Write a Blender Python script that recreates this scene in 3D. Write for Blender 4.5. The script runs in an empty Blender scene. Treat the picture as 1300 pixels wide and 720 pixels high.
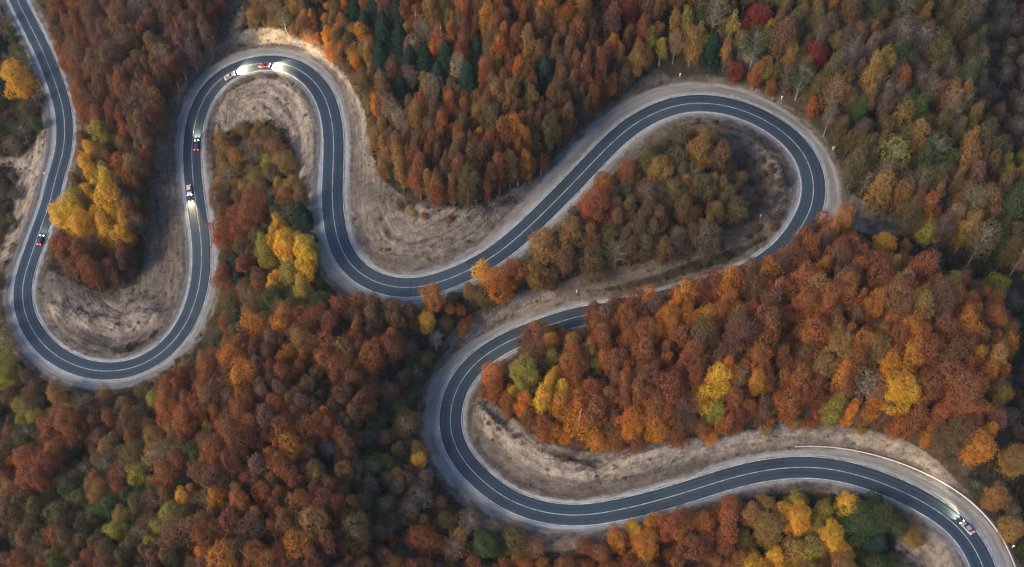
import bpy, bmesh, math, random
import numpy as np
from mathutils import Vector, Matrix

# ------------------------------------------------------------------ camera, sky, sun, exposure
S = bpy.context.scene
COL = S.collection
W0, H0, F0 = 1300.0, 720.0, 1500.0           # photograph size and focal length in pixels
PITCH = math.radians(58.0)
CAM = np.array([0.0, 0.0, 345.0])
cd = bpy.data.cameras.new('camera'); cam = bpy.data.objects.new('camera', cd); COL.objects.link(cam)
cam.location = CAM; cam.rotation_euler = (math.radians(90) - PITCH, 0, 0)
cd.sensor_width = 36; cd.lens = 36 * F0 / W0; cd.clip_start = 1; cd.clip_end = 20000
S.camera = cam
SUN_EL, SUN_AZ = math.radians(35), math.radians(-124)      # azimuth from +Y, clockwise: the sun stands to the left
world = bpy.data.worlds.new('World'); S.world = world; world.use_nodes = True
wn = world.node_tree.nodes; bg = wn['Background']
sky = wn.new('ShaderNodeTexSky'); sky.sky_type = 'NISHITA'; sky.sun_disc = False
sky.sun_elevation = SUN_EL; sky.sun_rotation = SUN_AZ; sky.ozone_density = 2.0; sky.dust_density = 1.0
world.node_tree.links.new(sky.outputs[0], bg.inputs[0]); bg.inputs[1].default_value = 0.135
sd = bpy.data.lights.new('sun', 'SUN'); sd.energy = 2.5; sd.angle = math.radians(24); sd.color = (1.0, 0.76, 0.52)
sun = bpy.data.objects.new('sun', sd); COL.objects.link(sun)
dirv = Vector((math.sin(SUN_AZ) * math.cos(SUN_EL), math.cos(SUN_AZ) * math.cos(SUN_EL), math.sin(SUN_EL)))
sun.rotation_euler = dirv.to_track_quat('Z', 'Y').to_euler()
S.view_settings.view_transform = 'Standard'; S.view_settings.look = 'None'
S.view_settings.gamma = 1; S.view_settings.exposure = 0.92; S.view_settings.use_curve_mapping = False
S.cycles.max_bounces = 5; S.cycles.diffuse_bounces = 3; S.cycles.transmission_bounces = 3
S.cycles.use_denoising = True

RNG = np.random.default_rng(7); random.seed(7)
cp, sp = math.cos(PITCH), math.sin(PITCH)

def ray(px, py):
    """direction of the ray through photograph pixels, per metre of depth"""
    a = (np.asarray(px, float) - W0 / 2) / F0; b = (H0 / 2 - np.asarray(py, float)) / F0
    return np.stack([a, cp + b * sp, -sp + b * cp], -1)
def at_z(px, py, z):
    d = ray(px, py); t = (np.asarray(z) - CAM[2]) / d[..., 2]
    return CAM + d * t[..., None]
def project(P):
    v = np.asarray(P, float) - CAM
    dep = v[..., 1] * cp - v[..., 2] * sp; up = v[..., 1] * sp + v[..., 2] * cp
    return np.stack([W0 / 2 + F0 * v[..., 0] / dep, H0 / 2 - F0 * up / dep], -1)

# ------------------------------------------------------------------ node helpers and materials
def mat(name):
    m = bpy.data.materials.new(name); m.use_nodes = True
    nt = m.node_tree; return m, nt, nt.nodes['Principled BSDF']
def N(nt, t, **kw):
    n = nt.nodes.new(t)
    for k, v in kw.items():
        if k.startswith('i_'):
            key = k[2:]; key = int(key) if key.isdigit() else key
            n.inputs[key].default_value = v
        else: setattr(n, k, v)
    return n
def L(nt, a, b): nt.links.new(a, b)
def math_(nt, op, a, b=None, c=None, clamp=False):
    n = N(nt, 'ShaderNodeMath', operation=op, use_clamp=clamp)
    for i, v in enumerate((a, b, c)):
        if v is None: continue
        if isinstance(v, (int, float)): n.inputs[i].default_value = v
        else: L(nt, v, n.inputs[i])
    return n.outputs[0]
def mix(nt, f, a, b, blend='MIX'):
    n = N(nt, 'ShaderNodeMix', data_type='RGBA', blend_type=blend)
    for s, v in ((n.inputs[0], f), (n.inputs[6], a), (n.inputs[7], b)):
        if isinstance(v, (int, float)): s.default_value = v
        elif isinstance(v, tuple): s.default_value = (*v, 1) if len(v) == 3 else v
        else: L(nt, v, s)
    return n.outputs[2]
def noise(nt, vec, scale, detail=3, rough=0.55):
    n = N(nt, 'ShaderNodeTexNoise'); n.inputs['Scale'].default_value = scale
    n.inputs['Detail'].default_value = detail; n.inputs['Roughness'].default_value = rough
    if vec is not None: L(nt, vec, n.inputs['Vector'])
    return n.outputs[0]
def ramp(nt, v, lo, hi, a=0.0, b=1.0, smooth=False):
    n = N(nt, 'ShaderNodeMapRange'); n.interpolation_type = 'SMOOTHSTEP' if smooth else 'LINEAR'
    L(nt, v, n.inputs[0])
    for i, x in ((1, lo), (2, hi), (3, a), (4, b)): n.inputs[i].default_value = x
    return n.outputs[0]
def attr(nt, name, out=2, kind='GEOMETRY'):
    n = N(nt, 'ShaderNodeAttribute'); n.attribute_name = name; n.attribute_type = kind
    return n.outputs[out]

def leaf_material():
    m, nt, b = mat('leaves')
    oi = N(nt, 'ShaderNodeObjectInfo'); geo = N(nt, 'ShaderNodeNewGeometry')
    t = mix(nt, 1.0, attr(nt, 'tint', 0), oi.outputs['Color'], 'ADD'); t = mix(nt, 1.0, t, attr(nt, 'tint', 0, 'INSTANCER'), 'ADD')
    t = mix(nt, 1.0, t, (.74, .74, .74), 'MULTIPLY')
    # crown tops have shed more leaves than the skirts: greyer twigs show there
    up = ramp(nt, attr(nt, 'crown_height'), .55, 1.05, 0, .42)
    t = mix(nt, up, t, mix(nt, .55, t, (.17, .122, .095)))
    n1 = noise(nt, geo.outputs['Position'], 0.42, 3); n2 = noise(nt, geo.outputs['Position'], 2.6, 2)
    v = math_(nt, 'MULTIPLY', ramp(nt, n1, .3, .7, .72, 1.28), ramp(nt, n2, .25, .75, .7, 1.32))
    hs = N(nt, 'ShaderNodeHueSaturation'); L(nt, t, hs.inputs['Color']); L(nt, v, hs.inputs['Value'])
    L(nt, ramp(nt, noise(nt, geo.outputs['Position'], 0.23, 2), .3, .7, .488, .518), hs.inputs['Hue'])
    d = N(nt, 'ShaderNodeBsdfDiffuse'); tr = N(nt, 'ShaderNodeBsdfTranslucent'); mx = N(nt, 'ShaderNodeMixShader')
    L(nt, hs.outputs[0], d.inputs[0]); L(nt, hs.outputs[0], tr.inputs[0]); mx.inputs[0].default_value = .34
    L(nt, d.outputs[0], mx.inputs[1]); L(nt, tr.outputs[0], mx.inputs[2])
    nt.nodes.remove(b); L(nt, mx.outputs[0], nt.nodes['Material Output'].inputs[0])
    return m
def bark_material(name, c1, c2):
    m, nt, b = mat(name); geo = N(nt, 'ShaderNodeNewGeometry')
    L(nt, mix(nt, noise(nt, geo.outputs['Position'], 2.2, 3), c1, c2), b.inputs['Base Color']); b.inputs['Roughness'].default_value = .9
    return m
def plain(name, col, rough=.6, metal=0., emit=None, es=0., var=.12, scale=8.):
    m, nt, b = mat(name)
    tc = N(nt, 'ShaderNodeTexCoord')
    n = noise(nt, tc.outputs['Object'], scale, 3)
    c = mix(nt, ramp(nt, n, .3, .7), tuple(x * (1 - var) for x in col), tuple(min(1, x * (1 + var)) for x in col))
    L(nt, c, b.inputs['Base Color']); b.inputs['Roughness'].default_value = rough; b.inputs['Metallic'].default_value = metal
    if emit: b.inputs['Emission Color'].default_value = (*emit, 1); b.inputs['Emission Strength'].default_value = es
    return m
LEAF = leaf_material()
BARK = bark_material('dark_bark', (.07, .055, .045), (.14, .115, .095))
PALE = bark_material('pale_bark', (.32, .30, .27), (.60, .58, .54))
GREYB = bark_material('grey_bark', (.17, .15, .135), (.30, .27, .25))

def asphalt_material():
    m, nt, b = mat('asphalt')
    v = N(nt, 'ShaderNodeCombineXYZ'); u = attr(nt, 'across', 2); s = attr(nt, 'along', 2)
    L(nt, u, v.inputs[0]); L(nt, math_(nt, 'MULTIPLY', s, .012), v.inputs[1])
    streak = noise(nt, v.outputs[0], 2.2, 5, .65)
    v2 = N(nt, 'ShaderNodeCombineXYZ'); L(nt, u, v2.inputs[0]); L(nt, math_(nt, 'MULTIPLY', s, .3), v2.inputs[1])
    patch = noise(nt, v2.outputs[0], .11, 3)
    geo = N(nt, 'ShaderNodeNewGeometry'); fine = noise(nt, geo.outputs['Position'], 1.6, 4, .7)
    c = mix(nt, ramp(nt, streak, .32, .68), (.010, .025, .046), (.026, .052, .082))
    c = mix(nt, ramp(nt, patch, .52, .60, 0, .7), c, (.009, .020, .036))
    # pale wheel tracks in each lane: traffic polish, part of the surface
    au = math_(nt, 'ABSOLUTE', u)
    w1 = math_(nt, 'SUBTRACT', 1.0, math_(nt, 'MULTIPLY', math_(nt, 'ABSOLUTE', math_(nt, 'SUBTRACT', au, .95)), 2.6), clamp=True)
    w2 = math_(nt, 'SUBTRACT', 1.0, math_(nt, 'MULTIPLY', math_(nt, 'ABSOLUTE', math_(nt, 'SUBTRACT', au, 2.5)), 2.6), clamp=True)
    c = mix(nt, math_(nt, 'MULTIPLY', math_(nt, 'ADD', w1, w2), ramp(nt, noise(nt, geo.outputs['Position'], .035, 3), .35, .65, .15, .75)), c, (.042, .070, .100))
    c = mix(nt, ramp(nt, fine, .3, .7, 0, .3), c, (.045, .060, .078))
    # sealed joints and dark oil line in the middle of each lane, repair patches with a straight front edge
    oil = math_(nt, 'SUBTRACT', 1.0, math_(nt, 'MULTIPLY', math_(nt, 'ABSOLUTE', math_(nt, 'SUBTRACT', au, 1.75)), 2.2), clamp=True)
    c = mix(nt, math_(nt, 'MULTIPLY', oil, .45), c, (.012, .022, .034))
    cell = math_(nt, 'MULTIPLY', s, 1 / 21.0); fr = math_(nt, 'FRACT', cell); wnn = N(nt, 'ShaderNodeTexWhiteNoise', noise_dimensions='2D')
    cv = N(nt, 'ShaderNodeCombineXYZ'); L(nt, math_(nt, 'FLOOR', cell), cv.inputs[0]); L(nt, math_(nt, 'SIGN', u), cv.inputs[1]); L(nt, cv.outputs[0], wnn.inputs['Vector'])
    c = mix(nt, ramp(nt, wnn.outputs['Value'], .55, 1.0, 0, .45), c, (.050, .072, .092))
    joint = math_(nt, 'LESS_THAN', fr, .012)
    c = mix(nt, math_(nt, 'MULTIPLY', joint, .7), c, (.010, .016, .022))
    # dust carried in from the verge
    dust = math_(nt, 'MULTIPLY', ramp(nt, au, 3.45, 4.1), ramp(nt, fine, .3, .6))
    c = mix(nt, math_(nt, 'MULTIPLY', dust, .6), c, (.26, .27, .28))
    L(nt, c, b.inputs['Base Color']); b.inputs['Roughness'].default_value = .62
    b.inputs['Specular IOR Level'].default_value = .4
    return m
def line_material():
    m, nt, b = mat('road_paint'); geo = N(nt, 'ShaderNodeNewGeometry')
    n = noise(nt, geo.outputs['Position'], .5, 6, .8)
    L(nt, mix(nt, ramp(nt, n, .36, .56), (.22, .26, .29), (.70, .73, .75)), b.inputs['Base Color']); b.inputs['Roughness'].default_value = .6
    return m

def ground_material():
    m, nt, b = mat('earth'); geo = N(nt, 'ShaderNodeNewGeometry'); P = geo.outputs['Position']
    dirt = attr(nt, 'dirt'); pale = attr(nt, 'pale'); sh = attr(nt, 'verge'); rd = attr(nt, 'road_distance'); rs = attr(nt, 'road_along')
    scr = attr(nt, 'scrub')
    # forest floor
    f = mix(nt, ramp(nt, noise(nt, P, .35, 5, .7), .35, .65), (.020, .018, .014), (.075, .050, .032))
    f = mix(nt, ramp(nt, noise(nt, P, .06, 3), .45, .62), f, (.032, .032, .020))
    # graded earth with machine tracks following the road
    v = N(nt, 'ShaderNodeCombineXYZ'); L(nt, rd, v.inputs[0]); L(nt, math_(nt, 'MULTIPLY', rs, .045), v.inputs[1])
    wob = math_(nt, 'MULTIPLY', noise(nt, P, .05, 2), 9.0); L(nt, wob, v.inputs[2])
    tr = noise(nt, v.outputs[0], .55, 6, .72)
    n2 = noise(nt, P, .16, 5, .65); n3 = noise(nt, P, 1.1, 4, .7)
    trb = math_(nt, 'ADD', math_(nt, 'MULTIPLY', tr, .45), math_(nt, 'MULTIPLY', noise(nt, P, .45, 7, .78), .55))
    d = mix(nt, ramp(nt, trb, .38, .62), (.030, .025, .022), (.215, .192, .170))
    d = mix(nt, ramp(nt, n2, .40, .62, 0, .8), d, (.060, .048, .040))
    pm = math_(nt, 'MULTIPLY', pale, ramp(nt, math_(nt, 'ADD', math_(nt, 'MULTIPLY', tr, .5), math_(nt, 'MULTIPLY', noise(nt, P, .35, 6, .75), .5)), .42, .60))
    d = mix(nt, math_(nt, 'MULTIPLY', pm, .9), d, (.44, .38, .305))
    d = mix(nt, ramp(nt, n3, .45, .75, 0, .45), d, (.07, .055, .045))
    d = mix(nt, math_(nt, 'MULTIPLY', scr, ramp(nt, noise(nt, P, .3, 5, .7), .38, .6)), d, (.105, .090, .082))
    edge = math_(nt, 'ADD', dirt, math_(nt, 'MULTIPLY', math_(nt, 'SUBTRACT', noise(nt, P, .22, 5, .7), .5), .9))
    c = mix(nt, ramp(nt, edge, .38, .6), f, d)
    # gravel verge
    g = mix(nt, ramp(nt, tr, .35, .65), (.13, .132, .132), (.27, .275, .28))
    g = mix(nt, ramp(nt, n3, .3, .7, 0, .45), g, (.17, .165, .155))
    eg = math_(nt, 'ADD', attr(nt, 'edge'), math_(nt, 'MULTIPLY', math_(nt, 'SUBTRACT', noise(nt, P, .2, 6, .8), .5), 3.4))
    g = mix(nt, ramp(nt, eg, 1.35, .85, 0, .9), g, mix(nt, ramp(nt, n3, .3, .7), (.22, .26, .285), (.34, .375, .40)))
    e2 = math_(nt, 'ADD', sh, math_(nt, 'MULTIPLY', math_(nt, 'SUBTRACT', noise(nt, P, .22, 6, .8), .5), 5.5))
    c = mix(nt, ramp(nt, e2, .45, -.45, 0, .92), c, g)
    L(nt, c, b.inputs['Base Color']); b.inputs['Roughness'].default_value = .95; b.inputs['Specular IOR Level'].default_value = .1
    bp = N(nt, 'ShaderNodeBump'); bp.inputs['Strength'].default_value = 1.0; bp.inputs['Distance'].default_value = .9
    hgt = math_(nt, 'ADD', math_(nt, 'MULTIPLY', n2, 1.6), math_(nt, 'ADD', math_(nt, 'MULTIPLY', n3, .45), math_(nt, 'MULTIPLY', tr, 1.0)))
    L(nt, math_(nt, 'MULTIPLY', hgt, ramp(nt, sh, -1.5, 1.5, .12, 1)), bp.inputs['Height']); L(nt, bp.outputs[0], b.inputs['Normal'])
    return m

# ------------------------------------------------------------------ the course of the road
# pixel x, pixel y, height, half width, verge on the left and on the right of travel (metres)
RD = [(-14,-95,-37,3.5,1.5,2.5),(3,-45,-37,3.5,1.5,2.5),(22,0,-36,3.5,1.5,2.5),(40,36,-36,3.5,1.5,2.5),(55.5,68,-35,3.5,1.5,2.5),(68,99,-35,3.5,1.5,2.8),
(78,130,-34,3.5,1.2,3.2),(82.5,160,-34,3.5,1.2,3.5),(80,192,-33,3.5,1.2,3.5),(71,225,-33,3.5,1.2,3.0),(62,260,-32,3.5,1.5,2.5),(50,295,-32,3.5,1.6,2.5),(38,328,-31,3.5,1.6,2.8),
(30,355,-31,3.5,1.5,3.2),(28,382,-30,3.5,1.4,3.5),(37,412,-30,3.55,1.4,3.8),(62,445,-29,3.6,1.4,4.0),(102,467,-28,3.6,1.4,3.8),(142,472,-27,3.6,1.5,3.5),(182,463,-26,3.55,1.8,3.2),
(217,438,-25,3.5,2.0,3.0),(240,404,-24,3.5,2.2,3.0),(252,368,-23,3.5,2.4,3.0),(256,335,-22,3.5,2.4,2.8),(255,302,-21,3.5,2.4,2.6),(250,268,-20,3.5,2.5,2.5),(246,238,-19,3.5,2.5,2.5),
(243.8,210,-18,3.5,2.6,2.0),(244,180,-17,3.55,2.8,1.6),(250,148,-15,3.7,3.2,1.3),(260,123,-12,3.9,4.0,1.2),(277,101,-9,4.1,4.6,1.2),(304,85.5,-6,4.1,4.6,1.2),(337,79,-3,4.1,4.2,1.2),(368,82.5,0,4.1,3.6,1.2),
(393,97,3,4.0,3.2,1.4),(410,118,5,3.9,2.6,1.6),(419.5,145,6,3.8,2.4,1.8),(423.5,175,7,3.8,2.4,2.2),(422.8,215,8,3.8,2.4,2.8),(421.5,250,9,3.8,2.4,3.4),
(425,288,10,3.8,2.4,3.6),(434,319,11,3.8,2.2,4.2),(448,340,12,3.8,2.0,4.8),(470,356,13,3.8,1.8,4.4),(497,364.5,14,3.8,1.8,3.8),(524,366,15,3.8,2.0,3.0),
(556,359,16,3.7,2.4,2.4),(596,343,17,3.7,3.0,2.4),(632,322,18,3.7,3.6,2.4),(663,296,19.5,3.7,4.2,2.4),(692,268,21,3.7,4.6,2.4),(726,234,22.5,3.7,5.6,2.6),(760,198,24,3.7,6.0,2.8),
(790,169,25,3.8,6.2,2.6),(819,149,26,3.9,6.2,2.2),(854,134.5,27,4.0,6.0,1.8),(889,130,28,4.0,6.0,1.8),(924,134,29,4.0,5.4,1.8),(958,145.5,29.5,4.0,5.0,1.8),(992,165,30,4.1,4.2,1.8),
(1017,189,30,4.1,4.0,1.8),(1030,215,30,4.1,4.4,1.8),(1034,240,30,4.1,5.5,1.8),(1029,268,29.5,4.0,5.5,2.0),(1012,296,29,3.9,3.5,2.4),(990,322,28,3.8,0.8,1.2),(950,346,26,3.7,0.8,1.2),
(897,365,23,3.6,0.8,1.2),(840,381,19,3.6,0.8,1.2),(785,394,15,3.6,0.8,1.2),(729,403,11,3.6,0.9,2.8),(667,424,7.5,3.6,0.9,3.0),(634,439,5.5,3.6,1.8,3.4),
(601,463,3.5,3.6,1.8,4.0),(579,494,2,3.6,1.6,5.0),(570.5,528,1,3.6,1.5,5.4),(574,560,0,3.6,1.5,5.4),(591,589,-.5,3.6,1.5,4.6),(618,616,-1,3.6,1.5,3.8),(653,639,-1,3.5,1.5,3.2),(698,652.5,-.5,3.5,1.6,2.8),
(742,654.5,.5,3.5,1.6,2.2),(787,647,1.5,3.5,1.6,1.8),(830,637,2.5,3.5,1.8,1.6),(886,620,4,3.5,2.0,1.6),(940,603.5,5,3.55,2.2,1.6),(994,594,6,3.6,2.6,1.6),(1040,593.5,7,3.65,3.0,1.6),
(1075,599,8,3.7,3.6,1.6),(1109,609,8.6,3.7,4.2,1.5),(1144,623,9.2,3.75,4.6,1.5),(1178,640.5,9.8,3.75,5.0,1.5),(1211,663,10.4,3.75,5.0,1.5),(1234,689,11,3.75,5.0,1.5),(1249,719,11.6,3.75,5,1.5),(1258,755,12,3.75,5,1.5),(1262,800,12.4,3.75,5,1.5)]
RD = np.array(RD, float)
ctrl = at_z(RD[:, 0], RD[:, 1], RD[:, 2])
def resample(pts, extra, step):
    seg = np.linalg.norm(np.diff(pts, axis=0), axis=1); t = np.concatenate([[0], np.cumsum(np.sqrt(seg))])
    out, ex = [], []
    n = len(pts)
    for i in range(n - 1):                                   # non-uniform Catmull-Rom
        p0, p1, p2, p3 = pts[max(i - 1, 0)], pts[i], pts[i + 1], pts[min(i + 2, n - 1)]
        k = 16
        for j in range(k):
            u = j / k; u2, u3 = u * u, u * u * u
            out.append(.5 * ((2 * p1) + (p2 - p0) * u + (2 * p0 - 5 * p1 + 4 * p2 - p3) * u2 + (3 * p1 - p0 - 3 * p2 + p3) * u3))
            ex.append(extra[i] * (1 - u) + extra[i + 1] * u)
    out.append(pts[-1]); ex.append(extra[-1]); out = np.array(out); ex = np.array(ex)
    s = np.concatenate([[0], np.cumsum(np.linalg.norm(np.diff(out, axis=0), axis=1))])
    q = np.arange(0, s[-1], step)
    o = np.stack([np.interp(q, s, out[:, k]) for k in range(3)], -1)
    e = np.stack([np.interp(q, s, ex[:, k]) for k in range(ex.shape[1])], -1)
    return o, e, q
CL, EX, ARC = resample(ctrl, RD[:, 3:6], 1.0)
def smooth(a, w, it=2):
    k = np.ones(w) / w
    for _ in range(it):
        p = np.pad(a, ((w // 2, w // 2), (0, 0)), mode='edge')
        p[:w // 2] = a[0] + (np.arange(-(w // 2), 0)[:, None]) * (a[1] - a[0]); p[-(w // 2):] = a[-1] + (np.arange(1, w // 2 + 1)[:, None]) * (a[-1] - a[-2])
        a = np.stack([np.convolve(p[:, j], k, 'valid') for j in range(a.shape[1])], -1)
    return a
CLs = smooth(CL, 9, 3); CLs[:, 2] = smooth(CL[:, 2:3], 21, 3)[:, 0]; CL = CLs
EX = smooth(EX, 15, 2)
TAN = np.gradient(CL[:, :2], axis=0); TAN /= np.linalg.norm(TAN, axis=1)[:, None]
NRM = np.stack([-TAN[:, 1], TAN[:, 0]], -1)                  # to the left of travel
CLPX = project(CL)

# ------------------------------------------------------------------ the lie of the land
HILLS = [(350,520,20),(280,600,18),(450,450,15),(230,500,0),(120,620,-6),(30,620,-14),(300,700,14),(480,560,8),(480,700,5),(600,710,-8),(700,720,-9),
(950,430,36),(820,450,22),(720,500,12),(650,520,7),(1100,420,38),(1180,480,32),(1230,560,20),(1290,640,8),(1295,460,14),(1200,340,24),(1100,275,28),(1230,200,33),(1290,80,24),
(1100,80,40),(950,30,42),(800,20,42),(600,100,36),(560,225,27),(650,190,30),(500,60,24),(465,130,13),(380,20,7),(315,42,-2),(150,100,-14),(150,250,-24),(120,370,-30),
(20,100,-45),(10,300,-44),(5,450,-42),(0,540,-36),(60,520,-34),(320,250,-9),(320,350,-8),(370,300,0),(340,130,-5),(700,310,23),(850,250,29),(950,230,28),(800,335,22),(660,370,17),
(540,410,13),(560,440,8),(900,690,-5),(1050,690,-3),(1180,715,4),(760,590,4),(660,580,2),(1000,560,9),(1140,575,13),(200,180,-12),(280,20,-5),
(-120,300,-50),(-120,650,-35),(-100,0,-50),(1420,300,20),(1420,650,8),(1400,0,15),(650,-80,48),(300,-80,8),(1000,-80,42),(300,830,10),(650,830,-12),(1000,830,-8)]
HILLS = np.array(HILLS, float)
hp = at_z(HILLS[:, 0], HILLS[:, 1], HILLS[:, 2])
rp = CL[::14]
CP = np.concatenate([rp, hp]); n = len(CP)
def phi(a, b):
    return np.sqrt(((a[:, None, :2] - b[None, :, :2]) ** 2).sum(-1) + 60.0)
A = np.zeros((n + 3, n + 3)); A[:n, :n] = phi(CP, CP) - np.eye(n) * .6
A[:n, n] = 1; A[:n, n + 1:] = CP[:, :2] / 100; A[n:, :n] = A[:n, n:].T
WT = np.linalg.solve(A, np.concatenate([CP[:, 2], np.zeros(3)]))
def base_z(xy):
    out = np.empty(len(xy))
    for i in range(0, len(xy), 20000):
        q = xy[i:i + 20000]; out[i:i + 20000] = phi(q, CP) @ WT[:n] + WT[n] + (q / 100) @ WT[n + 1:]
    return out
_perm = np.random.default_rng(3).random((256, 256))
def vnoise(x, y, sc):
    x = x / sc + 57.3; y = y / sc + 91.7
    xi, yi = np.floor(x).astype(int), np.floor(y).astype(int); fx, fy = x - xi, y - yi
    fx, fy = fx * fx * (3 - 2 * fx), fy * fy * (3 - 2 * fy)
    g = lambda a, b: _perm[a % 256, b % 256]
    return (g(xi, yi) * (1 - fx) + g(xi + 1, yi) * fx) * (1 - fy) + (g(xi, yi + 1) * (1 - fx) + g(xi + 1, yi + 1) * fx) * fy
def inpoly(px, py, poly):
    px, py = np.asarray(px), np.asarray(py); r = np.zeros(px.shape, bool); m = len(poly)
    for i in range(m):
        x0, y0 = poly[i]; x1, y1 = poly[(i + 1) % m]
        if y0 == y1: continue
        r ^= ((y0 > py) != (y1 > py)) & (px < (x1 - x0) * (py - y0) / (y1 - y0) + x0)
    return r
def polydist(px, py, poly):
    best = np.full(np.shape(px), 1e9); m = len(poly)
    for i in range(m):
        a = np.array(poly[i], float); b = np.array(poly[(i + 1) % m], float); d = b - a; l2 = (d ** 2).sum() + 1e-9
        t = np.clip(((px - a[0]) * d[0] + (py - a[1]) * d[1]) / l2, 0, 1)
        best = np.minimum(best, np.hypot(px - a[0] - t * d[0], py - a[1] - t * d[1]))
    return best
# open earth: outline in photograph pixels, how pale it is, how scrubby it is
DIRT = [
 ([(283,-30),(312,-30),(306,30),(300,60),(262,78),(236,110),(228,150),(226,210),(233,300),(233,350),(218,400),(180,435),(135,448),(85,435),(55,405),(52,365),(62,345),(82,352),(120,372),(165,368),(182,345),(186,300),(180,250),(198,190),(208,140),(232,92),(262,55),(280,30)],   .15, .2),
 ([(70,372),(110,385),(170,378),(205,385),(195,415),(150,432),(100,420),(66,400)], .75, .15),
 ([(272,160),(276,132),(296,112),(330,100),(365,102),(390,122),(402,160),(404,215),(402,262),(392,250),(374,236),(372,200),(368,178),(345,157),(315,155),(290,165),(278,180)], .75, .0),
 ([(298,52),(316,34),(352,38),(405,62),(440,100),(462,140),(470,190),(484,228),(512,250),(560,264),(600,262),(645,243),(690,222),(722,190),(762,150),(800,112),(835,88),(852,98),(845,118),(790,150),(745,200),(690,255),(620,315),(560,345),(505,350),(465,338),(442,300),(438,240),(438,160),(420,105),(380,68),(330,58)], .12, .2),
 ([(455,260),(480,255),(520,275),(580,280),(640,262),(668,262),(620,300),(560,325),(500,325),(470,305)], .45, .0),
 ([(905,160),(950,172),(985,195),(1006,225),(1010,262),(990,292),(950,310),(900,322),(840,345),(760,368),(700,382),(640,405),(600,430),(560,440),(590,405),(650,375),(740,352),(830,330),(905,300),(940,262),(940,215),(922,185)], .12, .75),
 ([(575,440),(600,408),(650,380),(700,368),(712,378),(660,402),(610,432)], .6, .2),
 ([(790,185),(840,160),(905,158),(920,175),(860,175),(800,205),(765,222)], .1, .7),
 ([(592,505),(602,492),(625,512),(655,535),(690,560),(735,575),(790,572),(830,562),(900,556),(960,545),(1020,535),(1090,545),(1140,555),(1175,575),(1205,600),(1240,640),(1270,680),(1296,722),(1275,722),(1235,665),(1180,618),(1110,585),(1040,572),(980,575),(900,600),(820,625),(740,635),(680,628),(630,600),(600,570),(590,535)], .05, .25),
 ([(605,505),(630,520),(665,548),(700,565),(740,580),(790,578),(850,566),(940,555),(1020,545),(1090,550),(1150,572),(1170,585),(1120,568),(1040,560),(950,570),(850,592),(770,612),(700,606),(650,585),(612,548)], .80, .15),
 ([(56,158),(64,172),(64,198),(52,222),(42,250),(32,280),(22,302),(6,335),(-30,380),(-30,345),(0,318),(12,290),(19,255),(24,225),(18,211),(-20,207),(-20,196),(26,202),(40,188),(50,172)], 1.0, .0),
 ([(1052,230),(1075,245),(1110,262),(1150,280),(1190,300),(1185,310),(1130,300),(1070,290),(1040,290)], .3, .3),
 ([(1140,660),(1165,668),(1200,690),(1225,735),(1135,735)], .6, .3),
 ([(590,645),(640,668),(700,680),(770,678),(820,660),(860,650),(850,660),(800,685),(700,700),(640,695),(600,670)], .15, .3),
 ([(380,410),(410,425),(450,435),(430,455),(380,440)], .1, .5),
 ([(928,45),(945,60),(965,85),(955,92),(935,70),(922,50)], .4, .0),
]
HX = np.arange(-310, 311, 1.0); HY = np.arange(50, 431, 1.0)
gx, gy = np.meshgrid(HX, HY, indexing='ij'); XY = np.stack([gx.ravel(), gy.ravel()], -1)
def road_query(xy):
    """distance, side, index of the nearest point of the centre line"""
    best = np.full(len(xy), 1e12); idx = np.zeros(len(xy), int)
    q = CL[::3, :2]
    for i in range(0, len(xy), 8000):
        d = ((xy[i:i + 8000, None] - q[None]) ** 2).sum(-1); j = d.argmin(1); idx[i:i + 8000] = j * 3
    for o in range(-3, 4):
        j = np.clip(idx + o, 0, len(CL) - 1)
        d = ((xy - CL[j, :2]) ** 2).sum(-1)
        b = d < best - 1e-9
        best = np.where(b, d, best)
        if o == -3: bj = j.copy()
        bj = np.where(b, j, bj)
    rel = xy - CL[bj, :2]
    al = (rel * TAN[bj]).sum(-1); sd_ = (rel * NRM[bj]).sum(-1)
    inside = (bj > 0) & (bj < len(CL) - 1)
    dist = np.where(inside, np.abs(sd_), np.sqrt(best)); dist = np.where(np.abs(al) > 1.5, np.sqrt((rel ** 2).sum(-1)), dist)
    zz = CL[bj, 2] + np.clip(al, -1, 1) * np.gradient(CL[:, 2])[bj]
    return dist, np.sign(sd_), bj, zz
rdist, rside, ridx, rz = road_query(XY)
verge = np.where(rside > 0, EX[ridx, 1], EX[ridx, 2]); half = EX[ridx, 0]
vdist = rdist - half - verge                                  # metres beyond the gravel
bz = base_z(XY)
def sstep(x, a, b): t = np.clip((x - a) / (b - a), 0, 1); return t * t * (3 - 2 * t)
rough = (vnoise(gx.ravel(), gy.ravel(), 7.0) - .5) * 1.6 + (vnoise(gx.ravel(), gy.ravel(), 14) - .5) * 3.0 + (vnoise(gx.ravel(), gy.ravel(), 4.5) - .5) * 1.1 + (vnoise(gx.ravel(), gy.ravel(), 2.0) - .5) * .5
wgt = sstep(vdist, 0.0, 8.0)
gz = (rz - .10) * (1 - wgt) + (bz + rough) * wgt
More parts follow.
